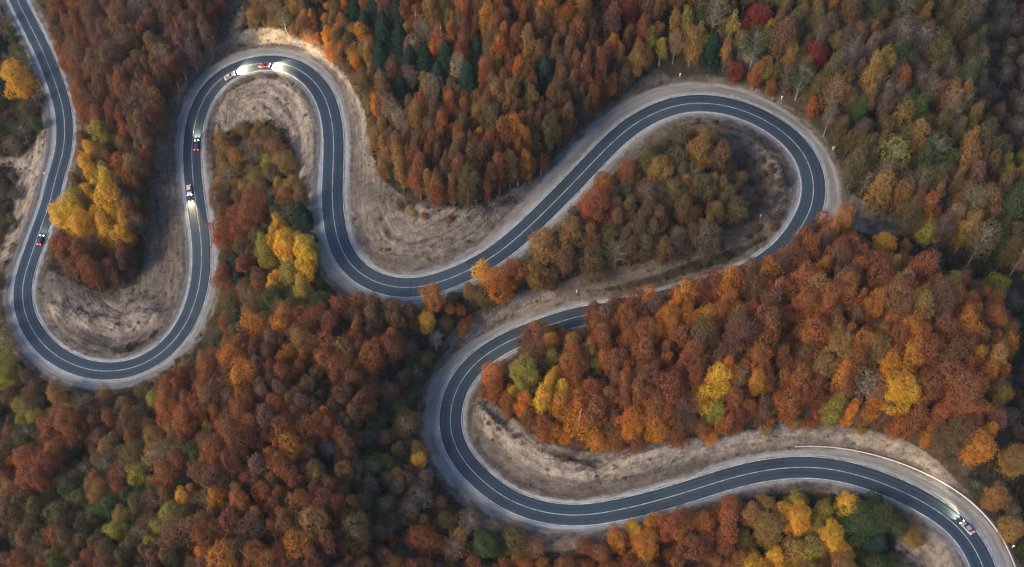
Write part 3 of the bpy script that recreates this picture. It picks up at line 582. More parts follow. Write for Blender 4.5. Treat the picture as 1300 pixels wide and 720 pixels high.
# trees one would point at: crown middle (pixels), form, colour, crown radius, height, label
HERO = [
 (128,165,'tall','lime',4.2,20,'yellow-green top tree of the golden clump by the far left road'),
 (114,212,'tall','gold',4.4,24,'tall slim golden-yellow tree at the top of the golden clump'),
 (138,250,'tall','gold',5.6,24,'broad golden-yellow tree on the right of the golden clump'),
 (76,272,'dome','gold',5.0,16,'round golden tree leaning over the far left road'),
 (104,288,'dome','gold',6.4,20,'large golden-yellow tree in the middle of the golden clump'),
 (138,302,'dome','gold',5.2,16,'low golden tree above the brown slope inside the left hairpin'),
 (22,98,'dome','gold',8.0,20,'big lone yellow-ochre tree left of the far left road'),
 (8,470,'dome','lime',7.0,16,'yellow-green tree below the left hairpin at the frame edge'),
 (316,270,'dome','russet',8.0,20,'largest russet tree below the ochre thicket inside the second hairpin'),
 (286,296,'dome','rust',6.0,19,'rust tree with a steep dark side right of the second road leg'),
 (340,326,'tall','lime',3.9,19,'slim yellow-green tree on the left of the yellow group'),
 (360,312,'tall','gold',4.0,24,'tallest slim yellow tree of the group left of the third road leg'),
 (388,330,'tall','gold',3.5,21,'slim yellow tree on the right of the yellow group'),
 (368,348,'tall','lime',3.9,17,'short yellow-green tree at the foot of the yellow group'),
 (292,385,'dome','olive',5.2,13,'dark olive tree at the lower left of the middle thicket'),
 (550,378,'dome','orange',3.8,14,'bright orange tree just below the road between the two bends'),
 (540,408,'dome','gold',3.8,14,'golden tree below the bright orange roadside tree'),
 (613,345,'slender','gold',3.3,16,'golden slim tree rising over the road edge at mid picture'),
 (596,368,'dome','ochre',2.8,10,'small ochre tree left of the golden roadside tree'),
 (628,495,'dome','rust',4.0,16,'rust-red tree at the tip of the lower hairpin bank'),
 (624,474,'dome','orange',3.8,15,'orange tree on the left tip of the main russet wood'),
 (668,476,'tall','lime',6.2,22,'big yellow-green tree on the left end of the russet wood'),
 (700,455,'dome','lime',3.4,15,'small lime tree above the big yellow-green tree'),
 (690,505,'tall','gold',4.2,24,'slim golden birch with a pale trunk above the eroded bank'),
 (714,518,'tall','orange',4.0,23,'orange-gold tree between the two pale trunked birches'),
 (734,530,'slender','orange',4.4,24,'orange birch with a bare pale trunk nearest the eroded bank'),
 (757,522,'tall','russet',5.0,24,'brown-red tree right of the pale trunked orange birch'),
 (753,466,'dome','lime',3.0,14,'small yellow-green crown in the russet wood above the orange birches'),
 (803,536,'dome','orange',4.8,17,'left orange tree of the pair on the lower wood edge'),
 (832,545,'dome','orange',4.4,15,'right orange tree of the pair on the lower wood edge'),
 (912,484,'dome','gold',4.8,19,'golden tree standing over the russet wood edge'),
 (889,506,'slender','gold',3.2,16,'small golden tree left of the golden tree at the wood edge'),
 (938,478,'sparse','ochre',3.2,14,'thin ochre tree right of the golden tree at the wood edge'),
 (905,521,'dome','lime',4.0,13,'low yellow-green tree below the golden tree at the wood edge'),
 (1146,498,'tall','gold',6.4,24,'brilliant golden tree standing out among russet and orange crowns'),
 (1162,535,'tall','russet',3.8,22,'narrow russet tree leaning over the bank below the brilliant golden tree'),
 (1228,500,'dome','russet',8.2,26,'very large russet tree at the right end of the wood'),
 (1212,550,'dome','brown',6.8,22,'broad brown tree below the very large russet tree'),
 (1100,482,'sparse','straw',5.6,15,'pale straw tree left of the brilliant golden tree'),
 (1122,310,'dome','gold',4.0,12,'lone golden tree behind the top edge of the russet wood'),
 (1122,238,'tall','ochre',5.4,22,'tall ochre tree right of the big right hairpin'),
 (1178,292,'tall','lime',4.0,14,'yellow-green tree in the clearing right of the hairpin'),
 (1263,360,'dome','lime',4.0,11,'round yellow-green tree alone in the dark clearing'),
 (1288,583,'dome','ochre',6.4,17,'broad ochre tree at the right frame edge above the guard rail'),
 (1265,630,'dome','ochre',4.4,12,'round ochre tree beside the lower right road'),
 (1285,672,'dome','ochre',4.2,11,'ochre tree right of the guard rail near the bottom'),
 (962,20,'dome','crimson',4.6,15,'crimson tree near the top edge of the picture'),
 (797,18,'dome','crimson',4.0,16,'dull crimson tree at the top middle edge'),
 (935,90,'dome','crimson',3.2,11,'small crimson tree above the big right hairpin'),
 (1038,68,'dome','crimson',3.8,13,'crimson tree above and right of the big hairpin'),
 (962,92,'tall','rust',3.2,15,'tall rust tree at the dirt path above the hairpin'),
 (980,110,'dome','rust',2.6,9,'small rust tree on the verge above the hairpin'),
 (808,75,'tall','ochre',4.0,19,'tall ochre tree at the right corner of the top wood'),
 (826,45,'slender','lime',2.4,15,'left slim yellow-green poplar above the hairpin'),
 (840,60,'slender','lime',2.6,15,'second slim yellow-green poplar above the hairpin'),
 (880,55,'tall','ochre',4.4,18,'broad ochre tree between the poplars above the hairpin'),
 (889,45,'slender','lime',2.8,18,'bright yellow-green poplar behind the broad ochre tree'),
 (872,25,'slender','lime',2.5,17,'yellow-green poplar at the top edge left of the dark conifer'),
 (930,30,'slender','lime',2.6,18,'yellow-green poplar at the top edge right of the dark conifer'),
 (905,60,'conifer','dark',3.4,19,'dark green conifer between the poplars'),
 (840,215,'dome','ochre',4.6,17,'pale ochre round tree in the island inside the big hairpin'),
 (798,222,'dome','rust',3.8,13,'red tree on the island left of the pale ochre tree'),
 (888,195,'tall','ochre',4.8,20,'tall ochre tree at the top of the hairpin island'),
 (914,202,'tall','brown',4.2,19,'brown tree beside the tall ochre tree on the hairpin island'),
 (883,272,'dome','ochre',2.9,10,'small ochre tree on the lower edge of the hairpin island'),
 (755,262,'tall','rust',6.6,23,'large rust tree on the left part of the island'),
 (690,312,'tall','ochre',5.2,20,'ochre-brown tree at the left end of the island by the road'),
 (724,296,'tall','ochre',4.8,20,'ochre-brown tree left of the large rust island tree'),
 (718,328,'tall','brown',4.6,17,'brown tree at the lower left edge of the island'),
 (656,342,'dome','rust',4.2,15,'rust-orange tree at the left tip of the island'),
 (233,632,'dome','gold',2.9,11,'small clear yellow crown in the lower left wood'),
 (212,600,'dome','russet',4.4,14,'round dark russet crown beside the small yellow crown'),
 (150,672,'dome','lime',3.8,12,'yellow-green crown near the bottom left'),
 (265,542,'slender','lime',2.4,12,'small lime crown on the flank of the left russet wood'),
 (100,636,'dome','olive',4.0,12,'olive crown in the lower left hollow'),
 (138,645,'dome','green',4.2,12,'dark green crown right of the olive crown at lower left'),
 (400,600,'dome','ochre',4.2,14,'ochre crown in the middle of the lower left wood'),
 (436,600,'dome','ochre',3.4,13,'amber crown right of the ochre crown in the lower left wood'),
 (415,570,'bare','grey',3.0,13,'bare pale tree among the crowns of the lower left wood'),
 (553,430,'bare','grey',2.8,12,'bare grey-white tree left of the lower road bend'),
 (530,585,'dome','gold',3.2,10,'golden shrub-like tree beside the lower hairpin'),
 (615,690,'dome','green',5.8,15,'green round tree below the lower hairpin'),
 (655,688,'dome','olive',4.6,12,'olive-green tree right of the green tree below the lower hairpin'),
 (537,685,'dome','rust',4.6,13,'rust round tree near the bottom between the dark bushes'),
 (460,40,'dome','orange',3.0,12,'orange tree at the top edge above the conifers'),
 (1012,660,'dome','gold',5.6,17,'golden tree in the bottom wood under the lower road'),
 (1092,662,'dome','green',7.0,18,'large green tree at the right of the bottom wood'),
 (1115,690,'conifer','dark',3.8,13,'dark green conifer below the large green tree'),
 (1056,684,'dome','gold',5.4,16,'golden tree below and left of the large green bottom tree'),
 (976,670,'dome','ochre',5.8,18,'amber tree in the middle of the bottom wood'),
 (1045,650,'dome','lime',3.6,12,'yellow-green tree on the upper edge of the bottom wood'),
 (925,650,'dome','rust',4.8,14,'red-orange tree on the upper edge of the bottom wood'),
 (855,668,'dome','rust',6.2,18,'large rust tree overhanging the lower road'),
 (876,694,'dome','russet',5.2,17,'dusky russet tree under the large rust roadside tree'),
 (818,692,'dome','orange',5.4,16,'orange tree at the left of the bottom wood'),
 (1160,680,'dome','ochre',4.0,8,'low ochre tree on the bare earth inside the lower right bend'),
]
for (x, y, f_, c_, r, h, lb) in HERO: put(x, y, f_, c_, r, h, 'hero', hero=True, check=False, label=lb)
for (x, y, r, h) in [(476,8,3.6,19),(487,34,3.8,20),(505,18,3.6,19),(484,72,3.8,21),(508,50,4,20),(521,74,3.6,17),(540,76,3.8,18),(556,96,3.6,17),(566,68,3.4,16),(594,96,3.8,19),(509,112,3.2,15),(692,92,3.8,19),(606,62,3.2,15),(463,28,3.2,15),(450,6,3,14)]: put(x, y, 'conifer', 'dark', r, h, 'conifers', hero=True, check=False)
for (x, y) in [(524,62),(536,38),(582,86),(518,100),(549,112),(497,140),(509,152)]: put(x, y, 'sparse', 'straw', 3.4, 16, 'conifers', hero=True, check=False)
# the front rank of the russet wood, tall enough to screen the road behind it
for i in range(0, len(CL)):
    q_ = CLPX[i]
    if i % 4 == 0 and ((742 < q_[0] < 815 and 370 < q_[1] < 400) or (838 < q_[0] < 1012 and 292 < q_[1] < 380)):
        for o_, hh_ in ((EX[i, 0] + 3.3, RNG.uniform(18, 22)), (EX[i, 0] + 8.2, RNG.uniform(21, 26))):
            w = CL[i, :2] + NRM[i] * (o_ + RNG.uniform(-.5, .8)) + TAN[i] * RNG.uniform(-1, 1); zz = float(height(w[0], w[1])); q2 = project(np.array((w[0], w[1], zz + hh_ * .6)))
            put(q2[0], q2[1], ['dome', 'tall'][int(RNG.integers(2))], ['rust', 'russet', 'mauve', 'rust', 'orange', 'russet'][int(RNG.integers(6))], RNG.uniform(3.3, 4.3), hh_, 'russet_wood', check=False)

# woods: outline (pixels), colours with weights, forms with weights, radius range, height range, spacing, place name
REG = [
 ('golden_clump', [(74,272),(98,258),(112,222),(115,165),(136,160),(142,200),(150,245),(160,290),(150,316),(112,316),(82,290)], dict(gold=5,ochre=1,lime=.6), dict(tall=3,dome=4), (3.4,5.2), (15,22), .46),
 ('birch_group', [(640,500),(648,465),(672,448),(700,470),(725,500),(770,560),(740,566),(700,545),(665,520)], dict(gold=4,orange=5,ochre=1), dict(tall=5,dome=2), (3.0,4.4), (14,21), .50),
 ('bottom_gold', [(940,645),(980,640),(1040,630),(1085,640),(1075,740),(950,740)], dict(gold=5,ochre=3,lime=2), dict(dome=5,tall=1), (3.6,5.4), (12,17), .54),
 ('bottom_green', [(1080,630),(1135,645),(1150,690),(1140,740),(1070,740)], dict(green=3,lime=3,dark=.3), dict(dome=5), (3.4,5), (11,15), .54),
 ('bottom_rust', [(800,690),(830,665),(900,655),(945,645),(950,740),(790,740)], dict(rust=4,orange=5,russet=1), dict(dome=5,tall=1), (3.6,5.2), (12,17), .54),
 ('yellow_group', [(330,310),(350,285),(395,310),(402,350),(385,372),(345,360)], dict(gold=4,lime=4), dict(tall=5), (3.0,4.2), (15,20), .50),
 ('island_rust', [(600,372),(622,350),(680,290),(735,245),(785,232),(778,280),(720,335),(650,360)], dict(rust=4,orange=3,ochre=3,brown=2), dict(tall=4,dome=4), (3.4,5.0), (14,20), .54),
 ('dark_dip', [(1235,-60),(1420,-60),(1420,190),(1260,190),(1245,120),(1250,40)], dict(grey=4,brown=3,olive=1,green=1,mauve=1), dict(sparse=4,shrub=2,dome=1), (2.2,3.4), (7,12), .95),
 ('green_hollow', [(50,635),(100,590),(150,562),(205,548),(245,570),(275,590),(262,650),(225,670),(175,705),(50,712),(25,670)], dict(green=3,olive=5,lime=1.2,grey=1.6,brown=.8,russet=.6,ochre=1), dict(dome=8,sparse=2), (2.8,4.6), (11,16), .66),
 ('green_gully', [(430,600),(480,590),(520,560),(545,620),(570,665),(520,680),(470,650)], dict(green=2,olive=3,grey=4,brown=1), dict(dome=5,sparse=4,shrub=1), (2.4,4.0), (9,14), .7),
 ('brown_wood', [(58,-60),(290,-60),(288,20),(262,48),(225,90),(205,125),(200,185),(182,240),(172,300),(165,340),(95,345),(70,325),(95,240),(100,160),(72,60)], dict(brown=5,mauve=5,russet=3,rust=1.6,ochre=.6,grey=1), dict(dome=5,tall=5,sparse=1), (2.5,5.2), (14,23), .52),
 ('far_left_wood', [(-90,-60),(10,-60),(30,60),(60,125),(45,170),(0,195),(-90,190)], dict(green=4,olive=3,grey=2,dark=2,brown=1), dict(dome=3,sparse=2,shrub=3), (2.6,4.2), (8,13), .9),
 ('far_left_hollow', [(-90,215),(20,222),(22,250),(10,292),(-90,320)], dict(green=3,olive=2,grey=2), dict(shrub=3,dome=2), (2,3.5), (6,10), 1.0),
 ('left_lower_strip', [(-90,340),(8,350),(12,420),(30,470),(70,495),(120,503),(190,495),(210,520),(150,515),(60,545),(0,580),(-90,600)], dict(brown=2.4,ochre=3,lime=2.2,olive=3.4,grey=2,green=1.4), dict(dome=5,tall=1,sparse=2), (2.8,4.6), (9,14), .75),
 ('ochre_thicket', [(276,175),(300,162),(345,162),(368,190),(366,215),(380,245),(335,250),(280,238)], dict(ochre=5,olive=3,lime=1,brown=1), dict(shrub=2,dome=4,sparse=1), (2.0,4.2), (5,11), .50),
 ('middle_thicket', [(275,240),(390,245),(400,290),(392,340),(405,380),(420,400),(380,410),(330,415),(275,410),(268,380),(270,320)], dict(olive=4,russet=2,green=2,brown=3,ochre=1.5,dark=1), dict(dome=6,sparse=2,shrub=1), (2.8,4.8), (10,17), .58),
 ('top_ochre_belt', [(318,-60),(440,-60),(470,60),(480,130),(500,200),(482,225),(470,180),(462,120),(430,75),(400,48),(335,28),(316,20)], dict(ochre=6,brown=3,olive=2,orange=1), dict(tall=3,shrub=3,dome=3,sparse=1), (1.9,3.6), (7,14), .55),
 ('top_wood', [(440,-60),(840,-60),(838,40),(820,90),(775,130),(735,160),(705,205),(640,228),(565,248),(505,230),(490,180),(478,110),(462,50)], dict(brown=7,russet=4,rust=3,ochre=4,orange=2,mauve=1.5,olive=1.6,grey=.8), dict(tall=9,dome=2,slender=1), (2.2,4.3), (15,26), .52),
 ('hairpin_island', [(585,385),(600,350),(640,330),(680,290),(722,250),(775,225),(820,200),(860,175),(925,175),(940,215),(938,265),(905,300),(840,320),(770,338),(700,352),(640,368),(600,392)], dict(olive=7,brown=3,rust=.7,ochre=2.6,grey=2.4,green=2.4,russet=.6), dict(dome=5,tall=4,sparse=1), (3.0,5.2), (13,20), .56),
 ('upper_right_wood', [(845,-60),(1235,-60),(1250,40),(1245,120),(1260,190),(1420,200),(1420,330),(1290,330),(1230,300),(1180,290),(1110,255),(1080,205),(1045,155),(985,110),(900,88),(850,80)], dict(grey=3.2,ochre=5,olive=9,brown=1.6,green=4,lime=1.6,rust=.5,mauve=.4), dict(tall=6,dome=3,sparse=4,shrub=.4), (2.6,5.2), (15,26), .58),
 ('dark_clearing', [(1110,270),(1180,300),(1230,310),(1300,330),(1420,330),(1420,620),(1300,640),(1275,580),(1280,470),(1265,400),(1200,345),(1130,300)], dict(green=3,olive=3,grey=3,brown=1,ochre=1,rust=.5), dict(shrub=4,dome=3,sparse=2), (2.0,3.8), (6,11), 1.0),
 ('russet_wood', [(612,500),(622,470),(645,425),(700,402),(750,376),(820,352),(850,350),(920,322),(985,300),(1040,292),(1100,312),(1160,332),(1210,352),(1255,385),(1278,420),(1272,480),(1265,540),(1240,585),(1205,580),(1175,560),(1130,545),(1090,535),(1010,528),(940,536),(880,550),(830,556),(775,568),(730,565),(690,550),(640,515)], dict(rust=9,russet=7,mauve=3.2,orange=3.6,brown=2.6,ochre=1.2,lime=.3), dict(dome=9,tall=3), (2.6,5.8), (16,25), .50),
 ('left_russet_wood', [(198,500),(215,478),(265,455),(300,425),(350,405),(440,385),(520,385),(530,395),(505,430),(478,470),(455,540),(452,640),(470,740),(250,740),(260,600),(215,545)], dict(rust=9,russet=7,mauve=3.6,orange=2,brown=3,ochre=1,olive=.4), dict(dome=9,tall=2), (2.3,5.2), (14,23), .50),
 ('lower_left_wood', [(-90,580),(0,560),(50,530),(150,515),(205,535),(250,590),(260,800),(-90,800)], dict(russet=7,brown=6,mauve=3,olive=4.5,green=2,rust=3,ochre=2), dict(dome=9,tall=1.5,sparse=.5), (2.6,5.6), (13,21), .53),
 ('bottom_wood', [(250,720),(800,720),(700,800),(250,800)], dict(russet=5,rust=5,brown=3,olive=2), dict(dome=10), (3.2,4.6), (11,15), .7),
 ('mixed_belt', [(505,425),(565,430),(540,480),(528,540),(540,600),(575,650),(640,680),(700,700),(720,740),(470,740),(452,640),(455,540),(478,470)], dict(olive=5,grey=3,green=3,brown=2,ochre=3,rust=1.6,gold=1.2,lime=1.4,orange=.8), dict(dome=6,sparse=3,shrub=2,tall=1), (2.2,4.4), (8,15), .62),
 ('bottom_edge_wood', [(690,745),(715,700),(800,672),(850,650),(935,632),(1010,632),(1080,625),(1140,645),(1152,700),(1150,790),(690,790)], dict(rust=5,orange=4,ochre=4,brown=2,russet=2,gold=1,lime=1), dict(dome=10), (3.0,4.6), (9,14), .68),
 ('lower_right_edge', [(1220,590),(1250,600),(1300,640),(1420,620),(1420,790),(1310,740),(1270,670)], dict(ochre=3,olive=3,grey=2,green=1), dict(dome=3,shrub=3,sparse=1), (2.4,3.8), (7,11), .9),
 ('edge_bushes', [(850,548),(900,530),(960,515),(1010,508),(1060,512),(1112,528),(1095,548),(1010,543),(960,547),(870,560)], dict(ochre=5,orange=2,olive=1,rust=2), dict(shrub=3,dome=3), (2.2,3.8), (5,9), .42),
 ('hairpin_scrub', [(935,185),(985,210),(1003,250),(985,290),(900,318),(850,335),(780,350),(700,372),(640,395),(640,385),(760,340),(900,300),(940,265)], dict(grey=6,brown=2,olive=2,ochre=.6), dict(shrub=6,sparse=1), (1.4,2.8), (2.5,5), 1.05),
 ('verge_scrub', [(500,255),(560,262),(640,245),(700,200),(760,150),(800,110),(800,125),(740,175),(690,225),(640,262),(560,282),(500,270)], dict(grey=4,brown=3,ochre=2,olive=1), dict(shrub=1), (1.1,2.2), (2,4), .8),
 ('bank_scrub', [(600,500),(640,530),(700,560),(760,575),(850,565),(950,548),(950,560),(850,580),(760,592),(690,580),(620,540)], dict(grey=3,brown=3,rust=1,ochre=1), dict(shrub=1), (1.0,2.0), (1.6,3), 1.2),
 ('road_gap_wood', [(525,372),(580,372),(640,372),(620,395),(575,425),(540,425)], dict(rust=3,brown=3,orange=2,olive=2), dict(dome=5,shrub=2), (2.2,3.2), (8,11), .7),
]
def pick(d):
    k = list(d); w = np.array([d[q] for q in k], float); return k[int(RNG.choice(len(k), p=w / w.sum()))]
def pick_clustered(d, px, py):
    k = list(d); w = np.array([d[q] for q in k], float)
    if len(k) < 3: return pick(d)
    for i, q in enumerate(k): w[i] *= .05 + 3.5 * float(vnoise(np.array(px + 131 * (hash_(q))), np.array(py * 1.3), 42)) ** 3.2
    return k[int(RNG.choice(len(k), p=w / w.sum()))]
def hash_(s): return sum(ord(c_) * (i + 3) for i, c_ in enumerate(s)) % 17
for name, poly, cols, forms, rr, hh, k in REG:
    a = np.array(poly, float); lo, hi = a.min(0), a.max(0); area = (hi - lo).prod(); tries = int(area / 29) + 80
    for _ in range(tries):
        px, py = RNG.uniform(lo[0], hi[0]), RNG.uniform(lo[1], hi[1])
        if not inpoly(px, py, poly): continue
        f_ = pick(forms); c_ = pick_clustered(cols, px, py); u = RNG.random()
        r = rr[0] + (rr[1] - rr[0]) * u; h = hh[0] + (hh[1] - hh[0]) * (.6 * u + .4 * RNG.random())
        if f_ == 'tall': r *= .85
        if f_ == 'shrub': r *= .75; h = r * 1.7
        if c_ in ('dark',): f_ = 'conifer'; r *= .8; h = max(h, 10)
        if put(px, py, f_, c_, r, h, name, k=k) is None and f_ != 'shrub' and RNG.random() < .5: put(px, py, f_, c_, r * .8, h * .58, name, k=k)
print('TREES', len(trees), {n_: sum(t['region'] == n_ for t in trees) for n_ in set(t['region'] for t in trees)})

# ------------------------------------------------------------------ which trees stand as things of their own
def in_view(t, m_=-4):
    q = project(np.array([t['x'], t['y'], t['z'] + t['h'] * .6])); return -m_ < q[0] < W0 + m_ and -m_ < q[1] < H0 + m_
# how much of each crown shows: paint the crowns as discs from the farthest to the nearest on a coarse picture
buf = -np.ones((180, 325), int); order = sorted(range(len(trees)), key=lambda i: -np.linalg.norm(np.array([trees[i]['x'], trees[i]['y'], trees[i]['z']]) - CAM))
yy, xx = np.mgrid[0:180, 0:325]
for i in order:
    t = trees[i]; b0 = project(np.array([t['x'], t['y'], t['z'] + t['h'] * .35])) / 4; b1 = project(np.array([t['x'], t['y'], t['z'] + t['h'] * .88])) / 4
    dep = np.linalg.norm(np.array([t['x'], t['y'], t['z']]) - CAM); r = t['r'] * .9 * F0 / dep / 4
    for u in (0, .33, .66, 1):
        c_ = b0 * (1 - u) + b1 * u; x0, x1, y0, y1 = int(c_[0] - r), int(c_[0] + r + 2), int(c_[1] - r), int(c_[1] + r + 2)
        x0, y0 = max(x0, 0), max(y0, 0)
        if x1 <= x0 or y1 <= y0: continue
        sl = (slice(y0, y1), slice(x0, x1)); m_ = (xx[sl] - c_[0]) ** 2 + (yy[sl] - c_[1]) ** 2 < r * r; buf[sl][m_] = i
seen = np.bincount(buf[buf >= 0], minlength=len(trees))
cand = [i for i, t in enumerate(trees) if seen[i] > 0]
cand.sort(key=lambda i: (-int(bool(trees[i]['hero'] and seen[i] > 4)), -int(seen[i])))
tree_ids = [i for i in cand if trees[i]['form'] != 'shrub'][:300]; shrub_ids = [i for i in cand if trees[i]['form'] == 'shrub' and seen[i] >= 5][:60]
single = set(tree_ids) | set(shrub_ids)
print('IN VIEW', len(cand), 'single', len(tree_ids), len(shrub_ids))

# labels: place by the nearest landmark, then colour and shape, then order within what still looks alike
LM = [(70,30,'beside the far left road at the top'),(150,30,'in the brown wood at the top left'),(230,30,'by the dirt track at the top left'),(120,120,'in the middle of the brown wood'),(190,110,'in the brown wood above the open verge'),(165,190,'behind the golden clump'),
 (90,210,'between the far left road and the golden clump'),(140,335,'below the golden clump'),(20,20,'left of the far left road at the corner'),(15,160,'beside the dirt track at far left'),(10,250,'in the hollow at far left'),(20,500,'below the left hairpin at the frame edge'),(110,505,'just below the left hairpin'),(190,500,'below the left hairpin near the russet wood'),
 (320,200,'in the thicket inside the second hairpin'),(300,330,'right of the second road leg'),(380,270,'left of the third road leg'),(320,390,'at the foot of the middle thicket'),(390,390,'below the yellow group'),(350,10,'above the lit bank at the top'),(430,50,'on the ochre belt above the second hairpin'),(475,150,'on the scarp right of the third road leg'),
 (530,30,'above the conifers'),(530,110,'among the conifers'),(540,200,'on the lower left edge of the top wood'),(600,220,'on the lower edge of the top wood'),(620,140,'in the heart of the top wood'),(620,50,'in the top wood near the frame top'),(690,30,'at the top middle of the picture'),(690,110,'in the middle of the top wood'),(680,190,'on the top wood edge above the road'),(760,90,'on the right part of the top wood'),(770,30,'at the top right of the top wood'),
 (640,350,'on the left tip of the hairpin island'),(710,280,'on the left half of the hairpin island'),(790,280,'in the middle of the hairpin island'),(850,240,'in the dark centre of the hairpin island'),(910,240,'on the right end of the hairpin island'),(880,185,'on the top edge of the hairpin island'),
 (860,30,'around the poplars above the big hairpin'),(990,40,'above the big hairpin by the crimson tree'),(1000,110,'on the verge above the big hairpin'),(1080,40,'at the top of the upper right wood'),(1080,130,'right of the big hairpin top'),(1100,200,'right of the big hairpin'),(1170,40,'at the top of the right slope'),(1170,130,'in the middle of the upper right wood'),(1170,210,'on the lower part of the right slope'),(1260,60,'in the dark dip at the top right'),(1260,170,'on the far right slope'),(1250,250,'at the right edge below the slope'),(1130,290,'around the clearing right of the hairpin'),(1230,330,'in the dark clearing'),(1290,450,'at the right edge beside the russet wood'),
 (640,470,'on the left tip of the russet wood'),(700,490,'among the golden birches'),(760,420,'on the upper left edge of the russet wood'),(780,490,'above the pair of orange trees'),(850,500,'left of the golden wood-edge tree'),(840,400,'on the upper edge of the russet wood'),(900,440,'in the left middle of the russet wood'),(930,370,'on the upper slope of the russet wood'),(970,520,'on the lower edge of the russet wood'),(990,450,'in the heart of the russet wood'),(1010,330,'at the top tip of the russet wood'),(1040,400,'in the upper middle of the russet wood'),(1060,490,'left of the pale straw tree'),(1100,350,'on the top right of the russet wood'),(1130,430,'above the brilliant golden tree'),(1180,390,'on the right shoulder of the russet wood'),(1200,460,'right of the brilliant golden tree'),(1250,440,'at the right end of the russet wood'),(1200,560,'on the bank at the lower right'),
 (230,490,'on the left flank of the left russet wood'),(300,450,'on the upper left of the left russet wood'),(370,420,'on the top of the left russet wood'),(450,405,'on the upper right of the left russet wood'),(510,400,'at the right tip of the left russet wood'),(300,530,'on the left middle of the left russet wood'),(370,490,'in the heart of the left russet wood'),(440,480,'on the right middle of the left russet wood'),(350,570,'in the lower middle of the left russet wood'),(450,560,'on the right slope of the left russet wood'),
 (30,600,'at the left frame edge of the lower wood'),(90,560,'on the upper edge of the lower left wood'),(160,540,'on the crest of the lower left wood'),(50,680,'in the bottom left corner'),(130,610,'in the hollow of the lower left wood'),(190,580,'above the small yellow crown'),(180,690,'at the bottom edge left of centre'),(250,680,'below the small yellow crown'),(310,640,'right of the small yellow crown'),(330,700,'at the bottom edge under the russet wood'),(400,660,'below the ochre crown'),(440,700,'at the bottom of the lower left wood'),
 (540,450,'left of the lower bend by the bare tree'),(500,520,'on the mixed slope left of the lower hairpin'),(530,600,'on the verge of the lower hairpin'),(560,650,'below the lower hairpin'),(500,640,'on the dark slope below the mixed trees'),(530,710,'at the bottom middle left'),(640,700,'under the lower road at the bottom'),(730,705,'at the bottom middle'),(820,700,'on the left of the bottom wood'),(900,660,'beside the red-orange tree in the bottom wood'),(950,700,'at the frame bottom in the bottom wood'),(1010,690,'below the golden tree of the bottom wood'),(1080,700,'near the dark conifer at the bottom'),(1120,650,'on the right tip of the bottom wood'),(1260,590,'right of the eroded bank'),(1290,680,'behind the guard rail'),(580,395,'below the road between the two bends')]
LMA = np.array([(a, b) for a, b, _ in LM], float)
SHP = dict(broad='broad', dome='round-crowned', tall='tall', slender='slender', sparse='thin-leaved', conifer='conical', shrub='low', bare='leafless')
NOUN = dict(broad='tree', dome='tree', tall='tree', slender='tree', sparse='tree', conifer='conifer', shrub='shrub', bare='tree')
NUM = ['', 'one', 'two', 'three', 'four', 'five', 'six', 'seven', 'eight', 'nine', 'ten', 'eleven', 'twelve']; ORD = ['', 'first', 'second', 'third', 'fourth', 'fifth', 'sixth', 'seventh', 'eighth', 'ninth', 'tenth', 'eleventh']
classes = {}
for i in sorted(single):
    t = trees[i]
    if t['label']: continue
    j = int(((LMA - (t['px'], t['py'])) ** 2).sum(1).argmin()); classes.setdefault((j, t['col'], t['form']), []).append(i)
for (j, c_, f_), m_ in classes.items():
    place = LM[j][2]; m_.sort(key=lambda i: trees[i]['px']); k = len(m_); base = f"{SHP[f_]} {CNAME[c_]} {NOUN[f_]}"
    for q, i in enumerate(m_):
        if k == 1: lb = f"{base} {place}"
        elif k == 2: lb = f"{('left' if q == 0 else 'right')} of two {base}s {place}"
        else:
            w = 'leftmost' if q == 0 else 'rightmost' if q == k - 1 else 'middle' if (k == 3) else ORD[q + 1]
            lb = f"{w} {CNAME[c_]} {NOUN[f_]} of the {NUM[k] if k < 13 else k} {place}"
        lb = lb if len(lb.split()) <= 15 else lb.replace(' round-crowned', '').replace(' of the picture', '').replace(' thin-leaved', '').replace('straw-coloured', 'straw').replace('the left russet wood', 'the left wood').replace(' tall ', ' ').replace('on the upper ', 'at the top ').replace('on the right middle of', 'on the right of').replace('on the left middle of', 'on the left of'); trees[i]['label'] = lb

def tname(t): return dict(conifer='conifer_tree', shrub='shrub', slender='birch_tree', bare='bare_tree').get(t['form'], 'broadleaf_tree')
for i in sorted(single):
    t = trees[i]; f_ = t['form']; v = t['var']; sx = t['r'] / RAD[f_]; sz = t['h'] / HT[f_]; nm = tname(t)
    e = link(nm, None); e.empty_display_size = .5
    e.location = (t['x'], t['y'], t['z']); e.rotation_euler = (0, 0, t['rot']); e.scale = (sx, sx, sz)
    e['label'] = t['label']; e['category'] = dict(shrub='shrub', conifer='conifer').get(f_, 'tree')
    e['group'] = {'shrub': 'shrubs along the woods and verges', 'conifer': 'dark conifers among the autumn trees'}.get(f_, 'autumn trees of the hillside woods')
    tr = link('stem' if f_ == 'shrub' else 'trunk', MESH[f_, 'trunk', v % len(FORMS[f_]['trunk'])], e)
    cr = link('crown', MESH[f_, 'crown', v], e); cr.color = (*t['rgb'], 1)

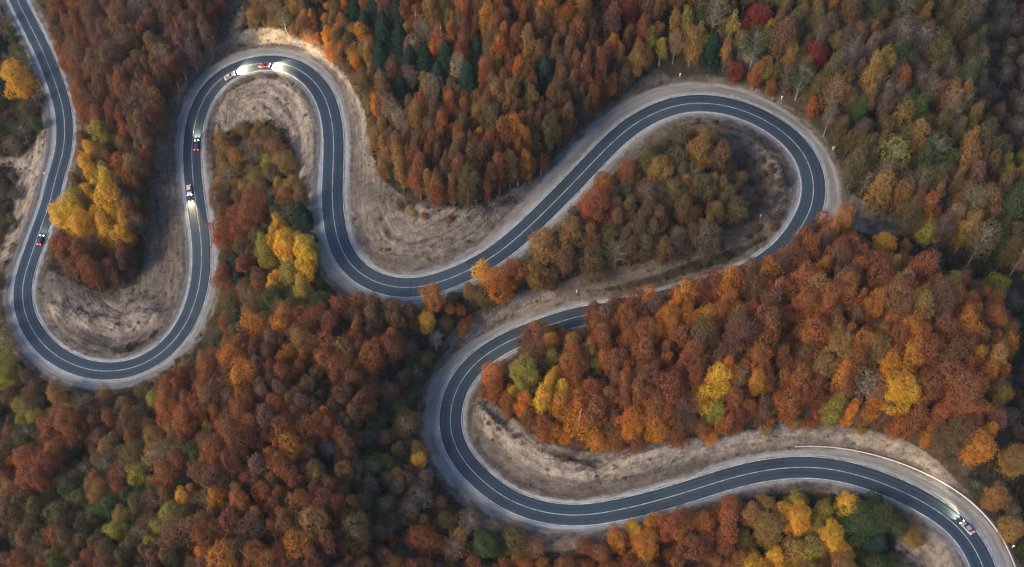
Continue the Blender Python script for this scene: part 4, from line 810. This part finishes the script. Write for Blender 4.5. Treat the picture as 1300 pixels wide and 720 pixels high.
# the rest of the wood, one mass: points carrying the same tree shapes
rest = [t for i, t in enumerate(trees) if i not in single]
print('REST', len(rest))
def mass(name, items, **props):
    for t in items: t['key'] = (t['form'], t['var'])
    keys = sorted(set(t['key'] for t in items)); me = bpy.data.meshes.new(name); me.vertices.add(len(items))
    me.vertices.foreach_set('co', np.array([(t['x'], t['y'], t['z']) for t in items], np.float32).ravel())
    kid = [keys.index(t['key']) for t in items]
    at = me.attributes.new('kind_id', 'INT', 'POINT'); at.data.foreach_set('value', kid)
    at = me.attributes.new('tint', 'FLOAT_COLOR', 'POINT'); at.data.foreach_set('color', np.array([(*t['rgb'], 1) for t in items], np.float32).ravel())
    at = me.attributes.new('turn', 'FLOAT_VECTOR', 'POINT'); at.data.foreach_set('vector', np.array([(0, 0, t['rot']) for t in items], np.float32).ravel())
    at = me.attributes.new('size', 'FLOAT_VECTOR', 'POINT'); at.data.foreach_set('vector', np.array([(t['r'] / RAD[t['form']], t['r'] / RAD[t['form']], t['h'] / HT[t['form']]) for t in items], np.float32).ravel())
    ng = bpy.data.node_groups.new('forest', 'GeometryNodeTree'); ng.is_modifier = True
    ng.interface.new_socket('Geometry', in_out='INPUT', socket_type='NodeSocketGeometry'); ng.interface.new_socket('Geometry', in_out='OUTPUT', socket_type='NodeSocketGeometry')
    gi = ng.nodes.new('NodeGroupInput'); go = ng.nodes.new('NodeGroupOutput'); jn = ng.nodes.new('GeometryNodeJoinGeometry')
    def na(nm, ty):
        n_ = ng.nodes.new('GeometryNodeInputNamedAttribute'); n_.data_type = ty; n_.inputs[0].default_value = nm; return n_.outputs[0]
    kn, tn, sn = na('kind_id', 'INT'), na('turn', 'FLOAT_VECTOR'), na('size', 'FLOAT_VECTOR')
    for q, (f_, v) in enumerate(keys):
        cmp_ = ng.nodes.new('FunctionNodeCompare'); cmp_.data_type = 'INT'; cmp_.operation = 'EQUAL'
        ints = [i_ for i_ in cmp_.inputs if i_.type == 'INT']; ng.links.new(kn, ints[0]); ints[1].default_value = q
        for part in ('crown', 'trunk'):
            src = bpy.data.objects.new(f_ + '_' + part + '_shape', MESH[f_, part, v % len(FORMS[f_][part])]); src.color = (0, 0, 0, 1)
            oi = ng.nodes.new('GeometryNodeObjectInfo'); oi.inputs['Object'].default_value = src; oi.inputs['As Instance'].default_value = True
            ip = ng.nodes.new('GeometryNodeInstanceOnPoints'); ng.links.new(gi.outputs[0], ip.inputs['Points']); ng.links.new(cmp_.outputs[0], ip.inputs['Selection'])
            ng.links.new(oi.outputs['Geometry'], ip.inputs['Instance']); ng.links.new(sn, ip.inputs['Scale'])
            rr = ng.nodes.new('FunctionNodeEulerToRotation'); ng.links.new(tn, rr.inputs[0]); ng.links.new(rr.outputs[0], ip.inputs['Rotation'])
            ng.links.new(ip.outputs[0], jn.inputs[0])
    ng.links.new(jn.outputs[0], go.inputs[0])
    o = link(name, me, **props); o.color = (0, 0, 0, 1); md = o.modifiers.new('forest', 'NODES'); md.node_group = ng; return o
mass('forest', rest, kind='stuff', label='dense autumn wood filling the slopes between the single trees', category='forest')

# low growth on the forest floor, the verges and the cut banks
US = {'tuft': dict(crown=variants(lambda g: crown(g, R=1.0, z0=.0, z1=1.5, nl=6, lr=.5, n_=90, size=.17, jit=.9, core=.4), 6, 800))}
RAD['tuft'] = 1.0; HT['tuft'] = 1.5
under = []
q_ = RNG.uniform((-300, 60), (300, 424), (34000, 2))
dq, sq, jq, _ = road_query(q_); vq = dq - EX[jq, 0] - np.where(sq > 0, EX[jq, 1], EX[jq, 2])
zq = height(q_[:, 0], q_[:, 1]); pq = project(np.stack([q_[:, 0], q_[:, 1], zq], -1))
dg = DIRTG[np.clip((q_[:, 0] - HX[0]).astype(int), 0, len(HX) - 1), np.clip((q_[:, 1] - HY[0]).astype(int), 0, len(HY) - 1)]
sg = scrub.reshape(gx.shape)[np.clip((q_[:, 0] - HX[0]).astype(int), 0, len(HX) - 1), np.clip((q_[:, 1] - HY[0]).astype(int), 0, len(HY) - 1)]
cl_ = vnoise(q_[:, 0], q_[:, 1], 9)
for i in range(len(q_)):
    if not (-60 < pq[i, 0] < 1360 and -60 < pq[i, 1] < 780) or vq[i] < .8: continue
    p_ = .85 * (1 - dg[i]) + dg[i] * (.11 + .80 * sg[i] + (.25 if cl_[i] > .72 else 0)) * (1 if vq[i] > 2 else .4)
    if RNG.random() > p_: continue
    opn = dg[i] > .5
    c_ = pick(dict(grey=5, brown=3, straw=1.0, olive=3, ochre=.7) if opn else dict(olive=4, green=3, brown=4, grey=3, russet=2, dark=2, ochre=1))
    s_ = RNG.uniform(.3, .8) if opn else RNG.uniform(.5, 1.5)
    under.append(dict(x=q_[i, 0], y=q_[i, 1], z=zq[i] - .1, form='tuft', var=int(RNG.integers(6)), rgb=np.array(C[c_]) * RNG.uniform(.5, .95) * (1.25 if opn else 1), r=s_, h=s_ * RNG.uniform(.9, 1.8), rot=RNG.uniform(0, 6.28)))
class _U(dict): pass
US['tuft']['trunk'] = None
def mass_simple(name, items, lib, m_, **props):
    V, F_, T_ = [], [], []; k = 0
    for t in items:
        v, q = lib[t['var'] % len(lib)]; sx = t['r']; sz = t['h'] / 1.5; c_, s_ = math.cos(t['rot']), math.sin(t['rot']); w = v * (sx, sx, sz)
        V.append(np.stack([w[:, 0] * c_ - w[:, 1] * s_ + t['x'], w[:, 0] * s_ + w[:, 1] * c_ + t['y'], w[:, 2] + t['z']], -1)); F_.append(q + k); k += len(v); T_.append(np.tile((*t['rgb'], 1), (len(q), 1)))
    me = np_mesh(name, np.concatenate(V), np.concatenate(F_), [m_]); add_attr(me, 'tint', np.concatenate(T_), 'FACE', 'FLOAT_COLOR')
    o = link(name, me, **props); o.color = (0, 0, 0, 1); return o
print('UNDER', len(under))
mass_simple('undergrowth', under, US['tuft']['crown'], LEAF, kind='stuff', label='low brown and green scrub on the forest floor and banks', category='undergrowth')

# loose stones on the cut banks
def stone_lib(k):
    out = []
    for i in range(k):
        g = np.random.default_rng(900 + i); v = np.array([(x, y, z) for x in (-1, 1) for y in (-1, 1) for z in (-1, 1)], float)
        v = v * g.uniform(.5, 1.0, (8, 3)) * np.array([1, .8, .6]); f = np.array([(0, 1, 3, 2), (4, 6, 7, 5), (0, 4, 5, 1), (2, 3, 7, 6), (0, 2, 6, 4), (1, 5, 7, 3)]); out.append((v, f))
    return out
st = []
for line, hgt in SCARPS:
    l = np.array(line, float)
    for _ in range(150):
        i = int(RNG.integers(len(l) - 1)); u = RNG.random(); p = l[i] * (1 - u) + l[i + 1] * u + RNG.normal(size=2) * 7; w = hit(np.array(p[0]), np.array(p[1]))
        d, s_, j, _ = road_query(np.array([[w[0], w[1]]]))
        if d[0] < EX[j[0], 0] + 3: continue
        st.append(dict(x=w[0], y=w[1], z=float(height(w[0], w[1])) + .05, r=float(RNG.uniform(.08, .36)), h=RNG.uniform(.2, .6), rot=RNG.uniform(0, 6), var=int(RNG.integers(8)), rgb=(0, 0, 0)))
mass_simple('stones', st, stone_lib(8), plain('pale_rock', (.24, .21, .18), .9, var=.3, scale=1.5), kind='stuff', label='pale loose stones on the cut banks', category='stones')

# ------------------------------------------------------------------ guard rail on the outer edge of the lower right bend
STEEL = plain('galvanised_steel', (.62, .62, .60), .45, .3)
i0 = int(((CLPX - (1012, 593)) ** 2).sum(1).argmin()); i1 = len(CL) - 4
e = link('guard_rail', None); e['label'] = 'long pale steel guard rail along the outer verge of the lower right bend'; e['category'] = 'guard rail'
e.location = (CL[i0, 0], CL[i0, 1], 0)
off = lambda i: EX[i, 0] + EX[i, 1] + .2
rows = []
prof = [(0, .95), (.10, .90), (.10, .80), (.02, .75), (.10, .70), (.10, .60), (0, .55), (-.03, .55), (-.03, .95)]
for i in range(i0, i1):
    b = CL[i, :2] + NRM[i] * off(i); z = CL[i, 2] - .05
    rows.append([(b[0] - NRM[i, 0] * u - CL[i0, 0], b[1] - NRM[i, 1] * u - CL[i0, 1], z + w) for u, w in prof])
R_ = np.array(rows); a_, b_, _ = R_.shape; id_ = np.arange(a_ * b_).reshape(a_, b_); nxt = np.roll(id_, -1, 1)
link('rail', np_mesh('rail', R_.reshape(-1, 3), np.stack([id_[:-1], nxt[:-1], nxt[1:], id_[1:]], -1).reshape(-1, 4), [STEEL]), e)
pm = None
for i in range(i0, i1, 4):
    b = CL[i, :2] + NRM[i] * (off(i) + .10)
    if pm is None:
        bm = bmesh.new(); bmesh.ops.create_cube(bm, size=1); bmesh.ops.scale(bm, vec=(.12, .12, 1.3), verts=bm.verts); bmesh.ops.bevel(bm, geom=bm.edges[:], offset=.015, segments=1, affect='EDGES')
        pm = bpy.data.meshes.new('post'); bm.to_mesh(pm); bm.free(); pm.materials.append(STEEL)
    o = link('post', pm, e); o.location = (b[0] - CL[i0, 0], b[1] - CL[i0, 1], CL[i, 2] + .3)

# ------------------------------------------------------------------ small white markers beside the road
WHITE = plain('white_paint', (.8, .8, .78), .5); BLACK = plain('black_band', (.03, .03, .03), .5)
def bm_mesh(name, build, mats):
    bm = bmesh.new(); build(bm); me = bpy.data.meshes.new(name); bm.to_mesh(me); bm.free()
    for m_ in mats: me.materials.append(m_)
    return me
def box(bm, c, s, bev=0.0, rot=None):
    r = bmesh.ops.create_cube(bm, size=1); bmesh.ops.scale(bm, vec=s, verts=r['verts'])
    if bev: 
        ed = list({e_ for v in r['verts'] for e_ in v.link_edges}); rr = bmesh.ops.bevel(bm, geom=ed, offset=bev, segments=2, affect='EDGES'); vs = list({v for f in rr['faces'] for v in f.verts})
    else: vs = r['verts']
    if rot: bmesh.ops.rotate(bm, cent=(0, 0, 0), matrix=rot, verts=vs)
    bmesh.ops.translate(bm, vec=c, verts=vs); return vs
post_me = bm_mesh('marker_post', lambda bm: box(bm, (0, 0, .55), (.22, .22, 1.3), .04), [WHITE])
cap_me = bm_mesh('marker_cap', lambda bm: box(bm, (0, 0, 1.3), (.6, .4, .4), .08), [WHITE])
MK = [(863,97,'small white marker on the verge above the big hairpin top'),(1057,190,'small white marker right of the big hairpin'),(965,276,'small white marker on the scrub inside the big hairpin'),
      (531,531,'small white marker on the outer verge of the lower hairpin'),(274,254,'small white marker right of the second road leg'),(57,222,'small white marker by the dirt track at far left'),
      (1285,695,'small white marker behind the guard rail at lower right'),(733,560,'small white marker on the eroded bank by the birches'),(992,126,'small white marker above the right part of the hairpin'),(732,372,'small white marker on the bank left of the hidden road')]
for x, y, lb in MK:
    w = hit(np.array(float(x)), np.array(float(y))); e = link('roadside_marker', None); e.location = (w[0], w[1], float(height(w[0], w[1]))); e['label'] = lb; e['category'] = 'marker'; e['group'] = 'white markers beside the road'
    link('post', post_me, e); link('cap', cap_me, e)

# ------------------------------------------------------------------ cars with their lamps lit
GLASS = plain('car_glass', (.02, .025, .03), .12); TYRE = plain('rubber', (.02, .02, .02), .8); RIM = plain('alloy', (.5, .5, .52), .35, .7)
HEAD = plain('headlamp', (.9, .9, .85), .3, emit=(1, .93, .8), es=30); TAIL = plain('tail_lamp', (.6, .02, .02), .3, emit=(1, .05, .03), es=22); TRIM = plain('dark_trim', (.03, .03, .035), .6)
def car_body(bm):
    # stations along the length: x, half width, lower z, belt z
    st_ = [(-2.2, .72, .42, .80), (-2.08, .86, .30, .95), (-1.5, .90, .24, .98), (0, .91, .24, .96), (1.2, .90, .24, .90), (1.9, .86, .28, .78), (2.2, .70, .40, .66)]
    rings = []
    for x, w, a, b in st_: rings.append([bm.verts.new(p) for p in ((x, -w * .92, a), (x, -w, (a + b) / 2), (x, -w * .93, b), (x, -w * .5, b + .05), (x, w * .5, b + .05), (x, w * .93, b), (x, w, (a + b) / 2), (x, w * .92, a))])
    for r0, r1 in zip(rings, rings[1:]):
        for k in range(8): bm.faces.new((r0[k], r0[(k + 1) % 8], r1[(k + 1) % 8], r1[k]))
    bm.faces.new(rings[0][::-1]); bm.faces.new(rings[-1]); bmesh.ops.recalc_face_normals(bm, faces=bm.faces)
    for f in bm.faces: f.smooth = True
def frust(bm, x0, x1, x2, x3, w0, w1, z0, z1):
    a = [bm.verts.new(p) for p in ((x0, -w0, z0), (x1, -w0, z0), (x1, w0, z0), (x0, w0, z0))]; b = [bm.verts.new(p) for p in ((x2, -w1, z1), (x3, -w1, z1), (x3, w1, z1), (x2, w1, z1))]
    for k in range(4): bm.faces.new((a[k], a[(k + 1) % 4], b[(k + 1) % 4], b[k]))
    bm.faces.new(b); bm.faces.new(a[::-1])
cab = bm_mesh('cabin', lambda bm: frust(bm, -1.75, 1.0, -1.2, .25, .80, .62, .90, 1.40), [GLASS])
wheel_me = bm_mesh('tyre', lambda bm: bmesh.ops.rotate(bm, cent=(0, 0, 0), matrix=Matrix.Rotation(math.pi / 2, 3, 'X'), verts=bmesh.ops.create_cone(bm, cap_ends=True, segments=20, radius1=.33, radius2=.33, depth=.22)['verts']), [TYRE])
rim_me = bm_mesh('rim', lambda bm: bmesh.ops.rotate(bm, cent=(0, 0, 0), matrix=Matrix.Rotation(math.pi / 2, 3, 'X'), verts=bmesh.ops.create_cone(bm, cap_ends=True, segments=16, radius1=.2, radius2=.2, depth=.235)['verts']), [RIM])
hl_me = bm_mesh('headlight', lambda bm: box(bm, (0, 0, 0), (.12, .34, .16), .03), [HEAD]); tl_me = bm_mesh('tail_light', lambda bm: box(bm, (0, 0, 0), (.10, .32, .16), .03), [TAIL])
roof_me = {}
def make_car(i, lane, fwd, paint, label, power=1500, warm=(1, .76, .44), size=55):
    """i: index on the centre line; lane: offset to the left of travel; fwd: +1 along the road's direction"""
    m_ = plain('car_paint', paint, .3, .2, var=.04)
    x, y = CL[i, :2] + NRM[i] * lane; t3 = Vector((CL[i + 1] - CL[i - 1])) * fwd; t3.normalize()
    e = link('parked_car' if False else 'car', None); e.location = (x, y, CL[i, 2] + .005)
    up = Vector((0, 0, 1)); sdv = up.cross(t3).normalized(); up2 = t3.cross(sdv); e.rotation_euler = Matrix((t3, sdv, up2)).transposed().to_euler()
    e['label'] = label; e['category'] = 'car'; e['group'] = 'cars on the winding road'
    link('body', bm_mesh('car_body', car_body, [m_]), e); link('window', cab, e)
    link('roof', bm_mesh('roof', lambda bm: box(bm, (-.48, 0, 1.405), (1.42, 1.22, .05), .02), [m_]), e)
    link('bumper', bm_mesh('bumper', lambda bm: (box(bm, (2.16, 0, .42), (.16, 1.3, .16), .03), box(bm, (-2.18, 0, .46), (.14, 1.4, .16), .03)), [TRIM]), e)
    for sx in (1.35, -1.35):
        for sy in (-.82, .82):
            w = link('wheel', wheel_me, e); w.location = (sx, sy, .33); link('rim', rim_me, w)
    for sy in (-.62, .62):
        h_ = link('headlight', hl_me, e); h_.location = (2.12, sy, .68); t_ = link('tail_light', tl_me, e); t_.location = (-2.17, sy, .78)
        ld = bpy.data.lights.new('headlight_beam', 'SPOT'); ld.energy = power; ld.color = warm; ld.spot_size = math.radians(size); ld.spot_blend = .9; ld.shadow_soft_size = .08
        lo = bpy.data.objects.new('headlight_beam', ld); COL.objects.link(lo); lo.parent = e; lo.location = (2.28, sy, .70)
        lo.rotation_euler = Vector((-1, 0, .03)).to_track_quat('Z', 'Y').to_euler()
def idx(px, py): return int(((CLPX - (px, py)) ** 2).sum(1).argmin())
make_car(idx(244,187), -1.8, 1, (.10, .10, .11), 'dark car with red tail lamps climbing the second road leg', 7000)
make_car(idx(290,93), -2.0, 1, (.55, .56, .58), 'silver car with glaring headlamps in the second hairpin', 46000, size=80)
make_car(idx(340,79), -2.0, 1, (.30, .04, .04), 'red car leading at the top of the second hairpin', 36000, size=85)
make_car(idx(246,243), 1.8, -1, (.70, .70, .70), 'white car with bright headlamps coming down the second road leg', 17000, size=40)
make_car(idx(47,305), 1.8, -1, (.06, .07, .10), 'dark blue car with red tail lamps on the far left road', 2500)
make_car(idx(1222,675), 1.9, -1, (.35, .35, .36), 'grey car with red tail lamps beside the guard rail', 9000)

# ------------------------------------------------------------------ thin autumn air over the valley
hm = bpy.data.materials.new('air'); hm.use_nodes = True; hn = hm.node_tree; hn.nodes.clear()
ho = hn.nodes.new('ShaderNodeOutputMaterial'); pv = hn.nodes.new('ShaderNodeVolumePrincipled')
pv.inputs['Color'].default_value = (.72, .82, .95, 1); pv.inputs['Density'].default_value = .00006; pv.inputs['Anisotropy'].default_value = .2
hn.links.new(pv.outputs[0], ho.inputs['Volume'])
zlo = float(az.min()) - 1.0; hb = bmesh.new(); box(hb, (0, 0, (zlo + 365) / 2), (12000, 12000, 365 - zlo))
hme = bpy.data.meshes.new('haze'); hb.to_mesh(hme); hb.free(); hme.materials.append(hm)
hz_ = link('haze', hme, kind='stuff')

if any(len(o['label'].split()) > 16 for o in bpy.data.objects if 'label' in o): print('LONG', [o['label'] for o in bpy.data.objects if 'label' in o and len(o['label'].split()) > 16])
_l = [o['label'] for o in bpy.data.objects if 'label' in o]; print('DUP', [x for x in set(_l) if _l.count(x) > 1])
